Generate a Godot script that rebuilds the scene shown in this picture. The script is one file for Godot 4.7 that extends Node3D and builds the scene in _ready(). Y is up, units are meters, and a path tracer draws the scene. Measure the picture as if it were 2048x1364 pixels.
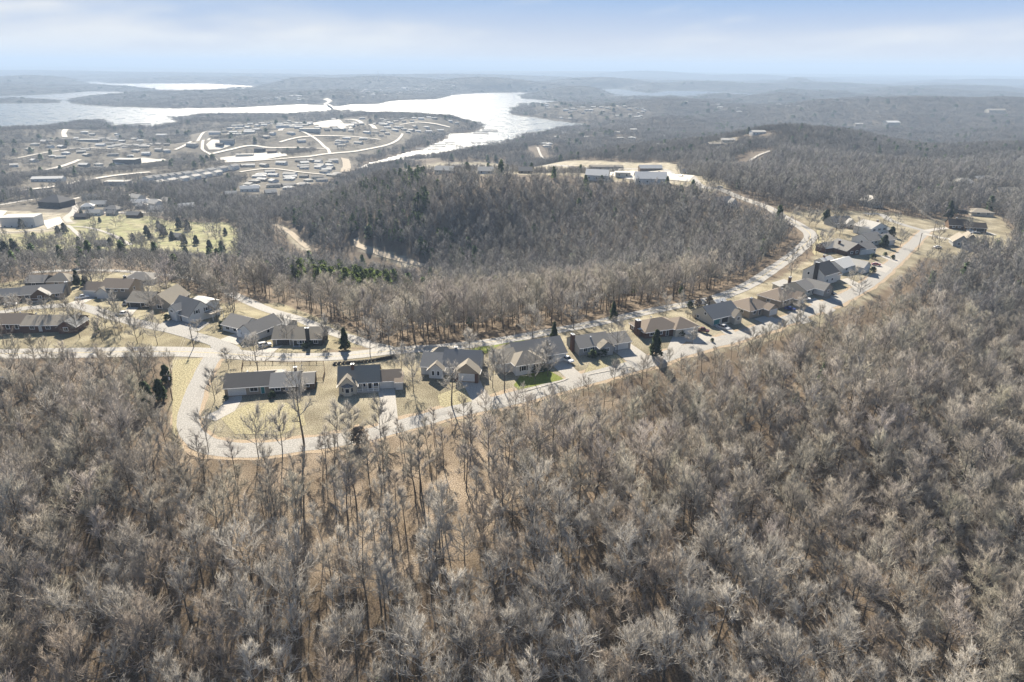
extends Node3D
# An aerial view over a wooded ridge with a street of houses, a lake behind. Metres, y up; y = 0 is the street, the lake lies at -95.

const LAKE := -95.0
var rng := RandomNumberGenerator.new()
var M := {}                                   # materials by name
var names := {}
var hgt := PackedVector3Array()               # terrain controls (x, z, weight)
var hgt0 := 0.0
var bumps: Array = []                         # far hills [x, z, radius across, radius deep, top]
var waters: Array = []
var island := PackedVector2Array()
var rows := PackedFloat32Array()
var grid := PackedFloat32Array()
const COLS := 320
var mask := {}                                # cells without trees
var lawn_mask := {}                           # cells with few trees

# ---------------------------------------------------------------- geometry helper
class Geo:
	var v := PackedVector3Array()
	var n := PackedVector3Array()
	var i := PackedInt32Array()
	func tri(a: Vector3, b: Vector3, c: Vector3, out: Vector3) -> void:
		var q := (c - a).cross(b - a)
		var k := v.size()
		if q.dot(out) < 0.0:
			v.append_array([a, c, b]); q = -q
		else:
			v.append_array([a, b, c])
		q = q.normalized()
		n.append_array([q, q, q])
		i.append_array([k, k + 1, k + 2])
	func quad(a: Vector3, b: Vector3, c: Vector3, d: Vector3, out: Vector3) -> void:
		tri(a, b, c, out); tri(a, c, d, out)
	func solid(p: Array) -> void:             # eight corners: bottom four in turn, top four in turn
		var m := Vector3.ZERO
		for a in p: m += a
		m /= 8.0
		for f in [[0, 1, 2, 3], [4, 5, 6, 7], [0, 1, 5, 4], [1, 2, 6, 5], [2, 3, 7, 6], [3, 0, 4, 7]]:
			var mid: Vector3 = (p[f[0]] + p[f[1]] + p[f[2]] + p[f[3]]) / 4.0
			quad(p[f[0]], p[f[1]], p[f[2]], p[f[3]], mid - m)
	func box(c: Vector3, s: Vector3, turn := 0.0) -> void:
		var h := s / 2.0
		var p := []
		for y in [-h.y, h.y]:
			for q in [[-1, -1], [1, -1], [1, 1], [-1, 1]]:
				p.append(c + Vector3(q[0] * h.x, y, q[1] * h.z).rotated(Vector3.UP, turn))
		solid(p)
	func tube(pts: Array, rad: Array, sides: int, tip := false) -> void:
		var k := v.size()
		var rings: int = pts.size() - (1 if tip else 0)
		var d: Vector3 = (pts[1] - pts[0]).normalized()
		var e: Vector3 = d.cross(Vector3(0.31, 0.17, 0.93)).normalized()
		for r in rings:
			if r > 0 and r < pts.size() - 1:
				d = (pts[r + 1] - pts[r - 1]).normalized()
			e = (e - d * e.dot(d)).normalized()
			var f := d.cross(e)
			for s in sides:
				var w := TAU * s / sides
				var q := e * cos(w) + f * sin(w)
				v.append(pts[r] + q * rad[r]); n.append(q)
		for r in rings - 1:
			for s in sides:
				var a := k + r * sides + s
				var b := k + r * sides + (s + 1) % sides
				i.append_array([a, a + sides, b, b, a + sides, b + sides])
		if tip:
			v.append(pts[rings]); n.append(d)
			var l := v.size() - 1
			for s in sides:
				i.append_array([k + (rings - 1) * sides + s, l, k + (rings - 1) * sides + (s + 1) % sides])
	func twig(a: Vector3, b: Vector3, r: float) -> void:
		var k := v.size()
		var d := (b - a).normalized()
		var e := d.cross(Vector3(0.31, 0.17, 0.93)).normalized()
		var f := d.cross(e)
		var q1 := e
		var q2 := e * -0.5 + f * 0.866
		var q3 := e * -0.5 - f * 0.866
		v.append_array([a + q1 * r, a + q2 * r, a + q3 * r, b])
		n.append_array([q1, q2, q3, d])
		i.append_array([k, k + 3, k + 1, k + 1, k + 3, k + 2, k + 2, k + 3, k])
	func leaf(c: Vector3, d: Vector3, e: Vector3, up: Vector3) -> void:
		var k := v.size()
		v.append_array([c - d, c + e, c + d * 0.9 - e * 0.4])
		n.append_array([up, up, up])
		if (v[k + 2] - v[k]).cross(v[k + 1] - v[k]).dot(up) >= 0.0: i.append_array([k, k + 1, k + 2])
		else: i.append_array([k, k + 2, k + 1])
	func mesh(m: Material = null, onto: ArrayMesh = null) -> ArrayMesh:
		var a := []
		a.resize(Mesh.ARRAY_MAX)
		a[Mesh.ARRAY_VERTEX] = v; a[Mesh.ARRAY_NORMAL] = n; a[Mesh.ARRAY_INDEX] = i
		var r := onto if onto else ArrayMesh.new()
		r.add_surface_from_arrays(Mesh.PRIMITIVE_TRIANGLES, a)
		if m: r.surface_set_material(r.get_surface_count() - 1, m)
		return r

# ---------------------------------------------------------------- scene tree helpers
func numbered(called: String) -> String:
	var k: int = names.get(called, 0)
	names[called] = k + 1
	return called if k == 0 else "%s_%03d" % [called, k]

func tag(o: Node, label: String, category: String, group := "") -> void:
	o.set_meta("label", label); o.set_meta("category", category)
	if group: o.set_meta("group", group)

func thing(called: String, label: String, category: String, at: Vector3, turn := 0.0, group := "") -> Node3D:
	var o := Node3D.new()
	o.name = numbered(called); add_child(o, true)
	o.position = at; o.rotation.y = turn
	tag(o, label, category, group)
	return o

func part(called: String, g: Geo, m: Material, parent: Node, at := Vector3.ZERO) -> MeshInstance3D:
	var o := MeshInstance3D.new()
	o.name = called if parent != self else numbered(called)
	o.mesh = g.mesh(); o.material_override = m; o.position = at
	parent.add_child(o, true)
	return o

func put(called: String, mesh: Mesh, m: Material, parent: Node) -> MeshInstance3D:
	var o := MeshInstance3D.new()
	o.name = called if parent != self else numbered(called)
	o.mesh = mesh
	if m: o.material_override = m
	parent.add_child(o, true)
	return o

func structure(called: String, mesh: Mesh, m: Material) -> MeshInstance3D:
	var o := put(called, mesh, m, self)
	o.set_meta("kind", "structure")
	return o

# ---------------------------------------------------------------- materials
func lin(r: float, g: float, b: float) -> Color:
	return Color(r, g, b).linear_to_srgb()

func noise_tex(freq: float, dark: Color, light: Color, size := 512, octaves := 4, seed_ := 1, low := 0.0, high := 1.0) -> NoiseTexture2D:
	var f := FastNoiseLite.new()
	f.noise_type = FastNoiseLite.TYPE_SIMPLEX_SMOOTH
	f.frequency = freq; f.fractal_octaves = octaves; f.seed = seed_
	var t := NoiseTexture2D.new()
	t.width = size; t.height = size; t.seamless = true; t.noise = f
	var g := Gradient.new()
	g.set_color(0, dark); g.set_color(1, light)
	g.set_offset(0, low); g.set_offset(1, high)
	t.color_ramp = g
	return t

func mat(called: String, c: Color, rough := 0.9, tex: Texture2D = null, scale_ := 1.0, tint := false) -> StandardMaterial3D:
	var m := StandardMaterial3D.new()
	m.resource_name = called
	m.albedo_color = c; m.roughness = rough; m.metallic_specular = 0.3
	if tex:
		m.albedo_texture = tex
		m.uv1_triplanar = true; m.uv1_world_triplanar = true
		m.uv1_scale = Vector3.ONE * scale_
	m.vertex_color_use_as_albedo = tint
	M[called] = m
	return m

func materials() -> void:
	var speck := noise_tex(0.09, lin(0.30, 0.27, 0.23), lin(1, 1, 1), 1024, 4, 3, 0.2, 0.66)
	var soft := noise_tex(0.03, lin(0.6, 0.6, 0.6), lin(1, 1, 1), 512, 5, 5, 0.2, 0.8)
	var streak := noise_tex(0.06, lin(0.62, 0.62, 0.62), lin(1, 1, 1), 512, 4, 8, 0.2, 0.85)
	var ground := mat("ground", Color.WHITE, 0.95, speck, 1.0 / 44.0, true)
	ground.detail_enabled = true; ground.detail_blend_mode = BaseMaterial3D.BLEND_MODE_MUL
	ground.detail_albedo = noise_tex(0.011, lin(0.6, 0.58, 0.55), lin(1, 1, 1), 512, 5, 11, 0.25, 0.75)
	ground.detail_uv_layer = BaseMaterial3D.DETAIL_UV_2
	ground.uv2_triplanar = true; ground.uv2_world_triplanar = true; ground.uv2_scale = Vector3.ONE / 90.0
	ground.vertex_color_is_srgb = false
	mat("asphalt", lin(0.34, 0.33, 0.312), 0.85, soft, 1.0 / 9.0)
	mat("main_asphalt", lin(0.37, 0.357, 0.335), 0.8, soft, 1.0 / 11.0)
	mat("concrete", lin(0.47, 0.445, 0.405), 0.9, soft, 1.0 / 7.0)
	mat("dark_drive", lin(0.13, 0.125, 0.12), 0.9, soft, 1.0 / 6.0)
	mat("far_road", lin(0.50, 0.47, 0.42), 0.9)
	mat("lawn_green", lin(0.21, 0.25, 0.055), 0.95, speck, 1.0 / 40.0)
	mat("lawn_olive", lin(0.40, 0.365, 0.23), 0.95, speck, 1.0 / 55.0)
	mat("lawn_dry", lin(0.40, 0.35, 0.22), 0.95, speck, 1.0 / 20.0)
	mat("patch", lin(0.27, 0.26, 0.245), 0.9)
	mat("litter", lin(0.42, 0.34, 0.25), 0.95, speck, 1.0 / 30.0)
	mat("dirt", lin(0.42, 0.36, 0.28), 0.95, soft, 1.0 / 12.0)
	mat("line_paint", lin(0.6, 0.45, 0.12), 0.8)
	mat("bark", lin(0.12, 0.105, 0.09), 0.95, null, 1.0, true)
	mat("limb_pale", lin(0.5, 0.47, 0.42), 0.9, null, 1.0, true)
	mat("twig", lin(0.325, 0.305, 0.275), 0.95, null, 1.0, true)
	mat("twig_far", lin(0.18, 0.179, 0.178), 0.95, null, 1.0, true)
	mat("twig_pale", lin(0.47, 0.44, 0.395), 0.95)
	mat("twig_dark", lin(0.28, 0.24, 0.20), 0.95)
	mat("twig_distant_shaded", lin(0.112, 0.11, 0.108), 0.95, null, 1.0, true)  # darker than twig: shade of the backlit far crowns put into the colour
	mat("needle", lin(0.052, 0.072, 0.036), 0.9, null, 1.0, true)
	mat("cedar_needle", lin(0.085, 0.098, 0.07), 0.9)
	mat("brush", lin(0.24, 0.19, 0.14), 0.95, null, 1.0, true)
	for k in [["grey", 0.26, 0.25, 0.235], ["dark", 0.10, 0.10, 0.104], ["brown", 0.25, 0.205, 0.165], ["tan", 0.34, 0.305, 0.25], ["pale", 0.52, 0.50, 0.46], ["white", 0.70, 0.69, 0.66], ["deep", 0.055, 0.045, 0.04], ["slate", 0.215, 0.22, 0.225]]:
		mat("roof_" + k[0], lin(k[1], k[2], k[3]), 0.9, streak, 1.0 / 5.0)
	for k in [["white", 0.74, 0.73, 0.70], ["cream", 0.62, 0.57, 0.47], ["grey", 0.40, 0.40, 0.39], ["tan", 0.42, 0.35, 0.27], ["brick", 0.15, 0.085, 0.065], ["wood", 0.16, 0.105, 0.065], ["dark", 0.07, 0.065, 0.06], ["stone", 0.34, 0.31, 0.27]]:
		mat("wall_" + k[0], lin(k[1], k[2], k[3]), 0.85, soft, 1.0 / 3.0)
	mat("trim", lin(0.78, 0.77, 0.75), 0.6)
	mat("door_teal", lin(0.05, 0.2, 0.2), 0.5)
	mat("metal", lin(0.5, 0.51, 0.52), 0.4)
	mat("glass", lin(0.02, 0.024, 0.03), 0.08)
	mat("rubber", lin(0.02, 0.02, 0.02), 0.9)
	mat("pole_wood", lin(0.13, 0.10, 0.075), 0.95)
	mat("wire", lin(0.45, 0.43, 0.38), 0.5)
	mat("lamp_red", lin(0.3, 0.01, 0.01), 0.3)
	for k in [["white", 0.78, 0.78, 0.77], ["dark", 0.03, 0.032, 0.036], ["red", 0.22, 0.012, 0.02], ["blue", 0.03, 0.05, 0.18], ["silver", 0.45, 0.46, 0.47], ["maroon", 0.09, 0.02, 0.018]]:
		var m := mat("paint_" + k[0], lin(k[1], k[2], k[3]), 0.3)
		m.clearcoat_enabled = true; m.clearcoat = 0.6; m.clearcoat_roughness = 0.1
	var w := mat("water", lin(0.04, 0.06, 0.075), 0.5)
	w.roughness_texture = noise_tex(0.012, Color(0.52, 0.52, 0.52), Color(0.86, 0.86, 0.86), 512, 5, 44, 0.2, 0.8)
	w.metallic_specular = 0.34
	w.normal_enabled = true; w.normal_scale = 0.55
	var f := FastNoiseLite.new()
	f.frequency = 0.05; f.fractal_octaves = 4; f.seed = 21
	var t := NoiseTexture2D.new()
	t.width = 1024; t.height = 1024; t.seamless = true; t.noise = f; t.as_normal_map = true; t.bump_strength = 6.0
	w.normal_texture = t
	w.uv1_triplanar = true; w.uv1_world_triplanar = true; w.uv1_scale = Vector3(1.0 / 420.0, 1.0 / 240.0, 1.0 / 240.0)

# ---------------------------------------------------------------- terrain
func base(x: float, z: float) -> float:
	var h := hgt0
	for p in hgt:
		var dx := p.x - x
		var dz := p.y - z
		h -= p.z * sqrt(dx * dx + dz * dz + 900.0)
	if z < -850.0:
		var q := clampf((-3100.0 - z) / 900.0, 0.0, 1.0)
		h = h * (1.0 - q) - 82.0 * q
		var far := clampf((-2500.0 - z) / 1500.0, 0.0, 1.0)
		var b := h + minf(1.0, (-850.0 - z) / 500.0) * (13.0 * sin(x * 0.0071 + 1.3 * sin(z * 0.0043)) * sin(z * 0.0062 + 0.9) + 6.0 * sin(x * 0.017 + z * 0.011) + 24.0 * far * sin(x * 0.0021 + 0.5) * sin(z * 0.0017 + 1.1 * sin(x * 0.0013)))
		h = b
		for k in bumps:
			var u: float = (x - k[0]) / k[2]
			var w: float = (z - k[1]) / k[3]
			var e := u * u + w * w
			if e < 6.0:
				h = maxf(h, b + (k[4] - b) * exp(-e))
	return h

func shore(x: float, z: float) -> float:       # distance to the lake's edge, negative on the water
	var p := Vector2(x, z)
	var d := 1e12
	var wet := false
	for w in waters:
		for k in w.size():
			d = minf(d, p.distance_squared_to(Geometry2D.get_closest_point_to_segment(p, w[k - 1], w[k])))
		if Geometry2D.is_point_in_polygon(p, w): wet = true
	for k in island.size():
		d = minf(d, p.distance_squared_to(Geometry2D.get_closest_point_to_segment(p, island[k - 1], island[k])))
	if Geometry2D.is_point_in_polygon(p, island): wet = false
	return -sqrt(d) if wet else sqrt(d)

func height(x: float, z: float) -> float:
	var h := base(x, z)
	if z < -900.0:
		var d := shore(x, z)
		if d < 0.0:
			return LAKE - minf(6.0, 1.0 - d * 0.08)
		var k := minf(1.0, d / (120.0 if z > -3000.0 else 260.0))
		k = k * k * (3.0 - 2.0 * k)
		h = LAKE + 1.5 + (h - LAKE - 1.5) * k if h > LAKE + 1.5 else LAKE + 1.5 + 3.0 * k
	return h

func half_width(z: float) -> float:
	return 190.0 + 0.92 * absf(z)

func ground(x: float, z: float) -> float:      # height of the ground sheet as built
	var r := rows.bsearch(0.0) if false else find_row(z)
	var t := clampf((x / half_width(z) + 1.0) * 0.5, 0.0, 1.0) * COLS
	var c := mini(int(t), COLS - 1)
	var f := t - c
	var g := (rows[r] - z) / (rows[r] - rows[r + 1])
	var a := r * (COLS + 1) + c
	return lerpf(lerpf(grid[a], grid[a + 1], f), lerpf(grid[a + COLS + 1], grid[a + COLS + 2], f), g)

func find_row(z: float) -> int:
	var lo := 0
	var hi := rows.size() - 2
	while lo < hi:
		var m := (lo + hi + 1) >> 1
		if rows[m] >= z: lo = m
		else: hi = m - 1
	return lo

func on(p: Vector2, up := 0.0) -> Vector3:
	return Vector3(p.x, ground(p.x, p.y) + up, p.y)

func build_ground(fields: Array) -> void:
	var z := 40.0
	var s := 3.0
	while z > -27000.0:
		rows.append(z)
		s = 2.8 if z > -520.0 else 2.8 + (-520.0 - z) * 0.0125
		z -= s
	var n := COLS + 1
	grid.resize(rows.size() * n)
	var v := PackedVector3Array()
	var col := PackedColorArray()
	v.resize(grid.size()); col.resize(grid.size())
	var f := FastNoiseLite.new()
	f.frequency = 0.02; f.seed = 4
	var litter := Color(0.225, 0.178, 0.13)  # leaf litter, darkened to stand for shade on the ground in dense woods
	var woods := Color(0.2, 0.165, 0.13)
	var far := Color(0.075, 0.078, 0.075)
	for r in rows.size():
		z = rows[r]
		var w := half_width(z)
		for c in n:
			var x := (2.0 * c / COLS - 1.0) * w
			var h := height(x, z)
			var k := r * n + c
			grid[k] = h
			v[k] = Vector3(x, h, z)
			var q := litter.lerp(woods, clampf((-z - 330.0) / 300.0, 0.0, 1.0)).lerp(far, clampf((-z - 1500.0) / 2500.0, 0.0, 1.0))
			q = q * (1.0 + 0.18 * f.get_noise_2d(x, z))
			for a in fields:
				if a[1].has_point(Vector2(x, z)) and Geometry2D.is_point_in_polygon(Vector2(x, z), a[0]):
					var e: float = 0.5 + 0.5 * f.get_noise_2d(x * 2.1 + 400.0, z * 2.1)
					q = a[2].lerp(a[3], clampf(e * 1.4 - 0.2, 0.0, 1.0))
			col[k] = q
	var idx := PackedInt32Array()
	idx.resize((rows.size() - 1) * COLS * 6)
	var o := 0
	for r in rows.size() - 1:
		for c in COLS:
			var a := r * n + c
			for b in [a, a + n, a + 1, a + 1, a + n, a + n + 1]:
				idx[o] = b; o += 1
	# smooth normals from the neighbours
	var nor := PackedVector3Array()
	nor.resize(v.size())
	for r in rows.size():
		for c in n:
			var k := r * n + c
			var dx := v[r * n + mini(c + 1, COLS)] - v[r * n + maxi(c - 1, 0)]
			var dz := v[maxi(r - 1, 0) * n + c] - v[mini(r + 1, rows.size() - 1) * n + c]
			nor[k] = dz.cross(dx).normalized()
	var arr := []
	arr.resize(Mesh.ARRAY_MAX)
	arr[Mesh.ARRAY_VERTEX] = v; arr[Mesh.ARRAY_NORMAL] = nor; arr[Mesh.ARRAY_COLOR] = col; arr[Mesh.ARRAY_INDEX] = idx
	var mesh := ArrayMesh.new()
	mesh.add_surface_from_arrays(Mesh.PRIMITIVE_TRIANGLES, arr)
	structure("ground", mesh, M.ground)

# cells of 2 m near the street and of 10 m far away, where no wild tree stands
func cell(x: float, z: float) -> Vector2i:
	return Vector2i(floori(x / 2.0), floori(z / 2.0)) if z > -900.0 else Vector2i(20000 + floori(x / 10.0), floori(z / 10.0))

func keep_clear(p: Vector2, r: float) -> void:
	var s := 2.0 if p.y > -900.0 else 10.0
	var k := ceili(r / s)
	for a in range(-k, k + 1):
		for b in range(-k, k + 1):
			if a * a + b * b <= k * k:
				mask[cell(p.x + a * s, p.y + b * s)] = true

func clear_area(poly: PackedVector2Array) -> void:
	var b := Rect2(poly[0], Vector2.ZERO)
	for p in poly: b = b.expand(p)
	var s := 2.0 if b.get_center().y > -900.0 else 10.0
	var x := b.position.x
	while x < b.end.x:
		var z := b.position.y
		while z < b.end.y:
			if Geometry2D.is_point_in_polygon(Vector2(x, z), poly): mask[cell(x, z)] = true
			z += s
		x += s

func thin_area(poly: PackedVector2Array) -> void:
	var kept := mask
	mask = lawn_mask
	clear_area(poly)
	mask = kept

func is_clear(x: float, z: float) -> bool:
	return mask.has(cell(x, z))

# ---------------------------------------------------------------- sheets that lie on the ground
func smooth_line(pts: Array, step: float) -> Array:
	var c := Curve3D.new()
	for k in pts.size():
		var p: Vector2 = pts[k]
		var t := Vector2.ZERO
		if k > 0 and k < pts.size() - 1:
			t = (pts[k + 1] - pts[k - 1]) / 6.0
		c.add_point(Vector3(p.x, 0, p.y), Vector3(-t.x, 0, -t.y), Vector3(t.x, 0, t.y))
	c.bake_interval = step
	var out := []
	for q in c.get_baked_points():
		out.append(Vector2(q.x, q.z))
	return out

func ribbon(pts: Array, width: float, lift: float, step := 2.0, across := 4, wobble := 0.0) -> ArrayMesh:
	var g := Geo.new()
	var line := smooth_line(pts, step)
	var f := FastNoiseLite.new()
	f.frequency = 0.07
	for k in line.size():
		var d: Vector2 = (line[mini(k + 1, line.size() - 1)] - line[maxi(k - 1, 0)]).normalized()
		var e := Vector2(-d.y, d.x)
		for a in across + 1:
			var s := (2.0 * a / across - 1.0) * width / 2.0
			if a == 0 or a == across: s += signf(s) * wobble * f.get_noise_2d(line[k].x + a * 77.0, line[k].y)
			var p: Vector2 = line[k] + e * s
			g.v.append(Vector3(p.x, ground(p.x, p.y) + lift, p.y))
			g.n.append(Vector3.UP)
	var n := across + 1
	for k in line.size() - 1:
		for a in across:
			var b := k * n + a
			g.i.append_array([b, b + n, b + 1, b + 1, b + n, b + n + 1])
	return g.mesh()

func clear_line(pts: Array, r: float) -> void:
	for p in smooth_line(pts, r * 0.7): keep_clear(p, r)

func sheet(poly: PackedVector2Array, lift: float, s := 2.0) -> ArrayMesh:
	var g := Geo.new()
	var b := Rect2(poly[0], Vector2.ZERO)
	for p in poly: b = b.expand(p)
	for a in ceili(b.size.x / s):
		for c in ceili(b.size.y / s):
			var o := b.position + Vector2(a, c) * s
			for q in Geometry2D.intersect_polygons(poly, PackedVector2Array([o, o + Vector2(s, 0), o + Vector2(s, s), o + Vector2(0, s)])):
				var t := Geometry2D.triangulate_polygon(q)
				for k in range(0, t.size(), 3):
					g.tri(on(q[t[k]], lift), on(q[t[k + 1]], lift), on(q[t[k + 2]], lift), Vector3.UP)
	return g.mesh()

func drive(called: String, poly: Array, m: String, lift := 0.1) -> void:
	var p := PackedVector2Array(poly)
	structure(called, sheet(p, lift), M[m])
	clear_area(p)

# ---------------------------------------------------------------- trees
func curved(p: Vector3, d: Vector3, length: float, segs: int, lift: float, wild: float) -> Array:
	var out := [p]
	for k in segs:
		d = (d + Vector3(rng.randf_range(-wild, wild), lift + rng.randf_range(-wild, wild), rng.randf_range(-wild, wild))).normalized()
		p += d * length / segs
		out.append(p)
	return out

func taper(a: float, b: float, n: int) -> Array:
	var out := []
	for k in n: out.append(lerpf(a, b, float(k) / (n - 1)))
	return out

func aside(d: Vector3, angle: float) -> Vector3:   # a direction at an angle off d, turned round it by chance
	var e := d.cross(Vector3(rng.randf_range(-1, 1), rng.randf_range(-1, 1), rng.randf_range(-1, 1))).normalized()
	return d.rotated(e, angle)

# detail: 2 = near (every twig), 1 = middle distance
func bare_tree(seed_: int, h: float, spread: float, clear: float, limbs: int, detail := 2, thick := 1.0) -> Array:
	rng.seed = seed_
	var wood := Geo.new()
	var crown := Geo.new()
	var r0 := h * 0.0135 * thick
	var trunk := curved(Vector3(0, -0.6, 0), Vector3.UP, h * 0.86, 9, 0.12, 0.055)
	wood.tube(trunk, taper(r0, r0 * 0.16, 10), 6 if detail == 2 else 4)
	var turn := rng.randf() * TAU
	for l in limbs:
		var t := lerpf(clear, 0.98, (l + rng.randf() * 0.6) / limbs)
		var at := t * 9.0
		var k := mini(int(at), 8)
		var p: Vector3 = trunk[k].lerp(trunk[k + 1], at - k)
		turn += 2.4 + rng.randf_range(-0.5, 0.5)
		var tilt := lerpf(1.32, 0.4, (t - clear) / (1.0 - clear)) + rng.randf_range(-0.18, 0.18)
		var d := Vector3(cos(turn) * sin(tilt), cos(tilt), sin(turn) * sin(tilt))
		var len := spread * lerpf(1.0, 0.55, (t - clear) / (1.0 - clear)) * rng.randf_range(0.8, 1.2)
		var lr := r0 * lerpf(0.5, 0.22, t)
		var limb := curved(p, d, len, 5, 0.07, 0.18)
		(wood if l % 3 == 0 and detail == 2 else crown).tube(limb, taper(lr * 1.15, lr * 0.4, 6), 5 if detail == 2 else 3)
		var nb := 7 if detail == 2 else 6
		for b in nb:
			var bt := lerpf(0.22, 1.0, (b + rng.randf()) / nb) * 4.99
			var bk := int(bt)
			var bp: Vector3 = limb[bk].lerp(limb[bk + 1], bt - bk)
			var bd := aside((limb[bk + 1] - limb[bk]).normalized(), rng.randf_range(0.35, 0.95))
			bd.y += 0.25
			var bl := len * rng.randf_range(0.30, 0.5)
			if detail == 1:
				var mid := bp + bd.normalized() * bl
				crown.twig(bp, mid, lr * 0.5)
				for s in 7:
					var q := bp.lerp(mid, rng.randf_range(0.2, 1.0))
					crown.twig(q, q + (aside(bd.normalized(), rng.randf_range(0.2, 0.9)) + Vector3(0, 0.2, 0)).normalized() * rng.randf_range(0.9, 2.1), 0.05)
				continue
			var br := curved(bp, bd.normalized(), bl, 3, 0.10, 0.2)
			crown.tube(br, taper(maxf(lr * 0.6, 0.065), 0.042, 4), 3)
			for s in 5:
				var st := lerpf(0.15, 1.0, (s + rng.randf()) / 5.0) * 2.99
				var sk := int(st)
				var sp: Vector3 = br[sk].lerp(br[sk + 1], st - sk)
				var sd := aside((br[sk + 1] - br[sk]).normalized(), rng.randf_range(0.35, 1.0))
				sd.y += 0.2
				var end := sp + sd.normalized() * rng.randf_range(0.8, 1.9)
				crown.twig(sp, end, 0.034)
				for w in 2:
					var q := sp.lerp(end, rng.randf_range(0.15, 0.7))
					crown.twig(q, q + (aside(sd.normalized(), rng.randf_range(0.4, 1.0)) + Vector3(0, 0.2, 0)).normalized() * rng.randf_range(0.6, 1.3), 0.023)
	return [wood, crown]

# a patch of distant wood some 24 m across: leaning sprays of bare twigs round a few stems
func far_clump(seed_: int, n: int, wide: float, tall: float) -> Geo:
	rng.seed = seed_
	var g := Geo.new()
	for t in n:
		var a := rng.randf() * TAU
		var o := Vector3(cos(a), 0, sin(a)) * sqrt(rng.randf()) * wide
		var h := tall * rng.randf_range(0.75, 1.1)
		g.twig(o, o + Vector3(0, h * 0.9, 0), 0.25)
		for k in 26:
			var q := Vector3(rng.randfn(0, 1), rng.randfn(0, 1), rng.randfn(0, 1)).normalized() * pow(rng.randf(), 0.4)
			var c := o + Vector3(q.x * 3.9, h * 0.66 + q.y * h * 0.34, q.z * 3.9)
			g.twig(c - Vector3(q.x, 0.4, q.z) * 1.1, c + (Vector3(q.x, 0.55 + q.y * 0.4, q.z) * 1.7), 0.21)
	return g

func evergreen(seed_: int, h: float, wide: float, n: int, leaf_size: float, pointed := 0.9) -> Geo:
	rng.seed = seed_
	var g := Geo.new()
	for k in n:
		var t := pow(rng.randf(), 0.8)                 # 0 at the foot of the crown, 1 at the tip
		var a := rng.randf() * TAU
		var lump := 0.72 + 0.28 * sin(a * 3.0 + t * 14.0 + seed_)
		var prof := pow(1.0 - t, pointed) * 0.92 + 0.08
		var rr := wide * prof * lump * pow(rng.randf_range(0.35, 1.0), 0.5)
		var c := Vector3(cos(a) * rr, h * (0.07 + 0.93 * t), sin(a) * rr)
		var out := Vector3(cos(a), 0.15, sin(a))
		var d := (out + Vector3(rng.randf_range(-0.6, 0.6), rng.randf_range(-0.5, 0.5), rng.randf_range(-0.6, 0.6))).normalized() * leaf_size * rng.randf_range(0.6, 1.3)
		var e := aside(d.normalized(), 1.4) * leaf_size * 0.6
		g.leaf(c, d, e, (out + Vector3(0, 0.7, 0)).normalized())
	return g

func bush(seed_: int, stems: int, h: float, wide: float) -> Geo:
	rng.seed = seed_
	var g := Geo.new()
	for s in stems:
		var a := rng.randf() * TAU
		var p := Vector3(cos(a), 0, sin(a)) * rng.randf() * wide * 0.4
		var d := Vector3(cos(a) * 0.5, 1.0, sin(a) * 0.5).normalized()
		var l := h * rng.randf_range(0.6, 1.0)
		var st := curved(p, d, l, 3, 0.0, 0.2)
		g.tube(st, taper(0.035, 0.012, 4), 3)
		for k in 12:
			var t := rng.randf_range(0.3, 1.0) * 2.99
			var q: Vector3 = st[int(t)].lerp(st[int(t) + 1], t - int(t))
			var q2 := q + aside(d, rng.randf_range(0.3, 0.9)) * rng.randf_range(0.5, 1.1)
			g.twig(q, q2, 0.02)
			for w in 3:
				var u := q.lerp(q2, rng.randf_range(0.2, 0.9))
				g.twig(u, u + aside((q2 - q).normalized(), 0.7) * rng.randf_range(0.3, 0.6), 0.014)
	return g

func scatter(called: String, mesh: Mesh, m: Material, where: Array, tints: PackedColorArray) -> void:
	if where.is_empty(): return
	var mm := MultiMesh.new()
	mm.transform_format = MultiMesh.TRANSFORM_3D
	mm.use_colors = true
	mm.mesh = mesh
	mm.instance_count = where.size()
	for k in where.size():
		mm.set_instance_transform(k, where[k])
		mm.set_instance_color(k, tints[k])
	var o := MultiMeshInstance3D.new()
	o.name = numbered(called); o.multimesh = mm
	if m: o.material_override = m
	o.set_meta("kind", "stuff")
	add_child(o, true)

func standing(p: Vector3, s: float, sy := 1.0, lean := 0.0) -> Transform3D:
	var b := Basis(Vector3.UP, rng.randf() * TAU)
	if lean > 0.0: b = Basis(Vector3(rng.randf_range(-1, 1), 0, rng.randf_range(-1, 1)).normalized(), rng.randf() * lean) * b
	return Transform3D(b.scaled_local(Vector3(s, s * sy, s)), p)

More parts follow.
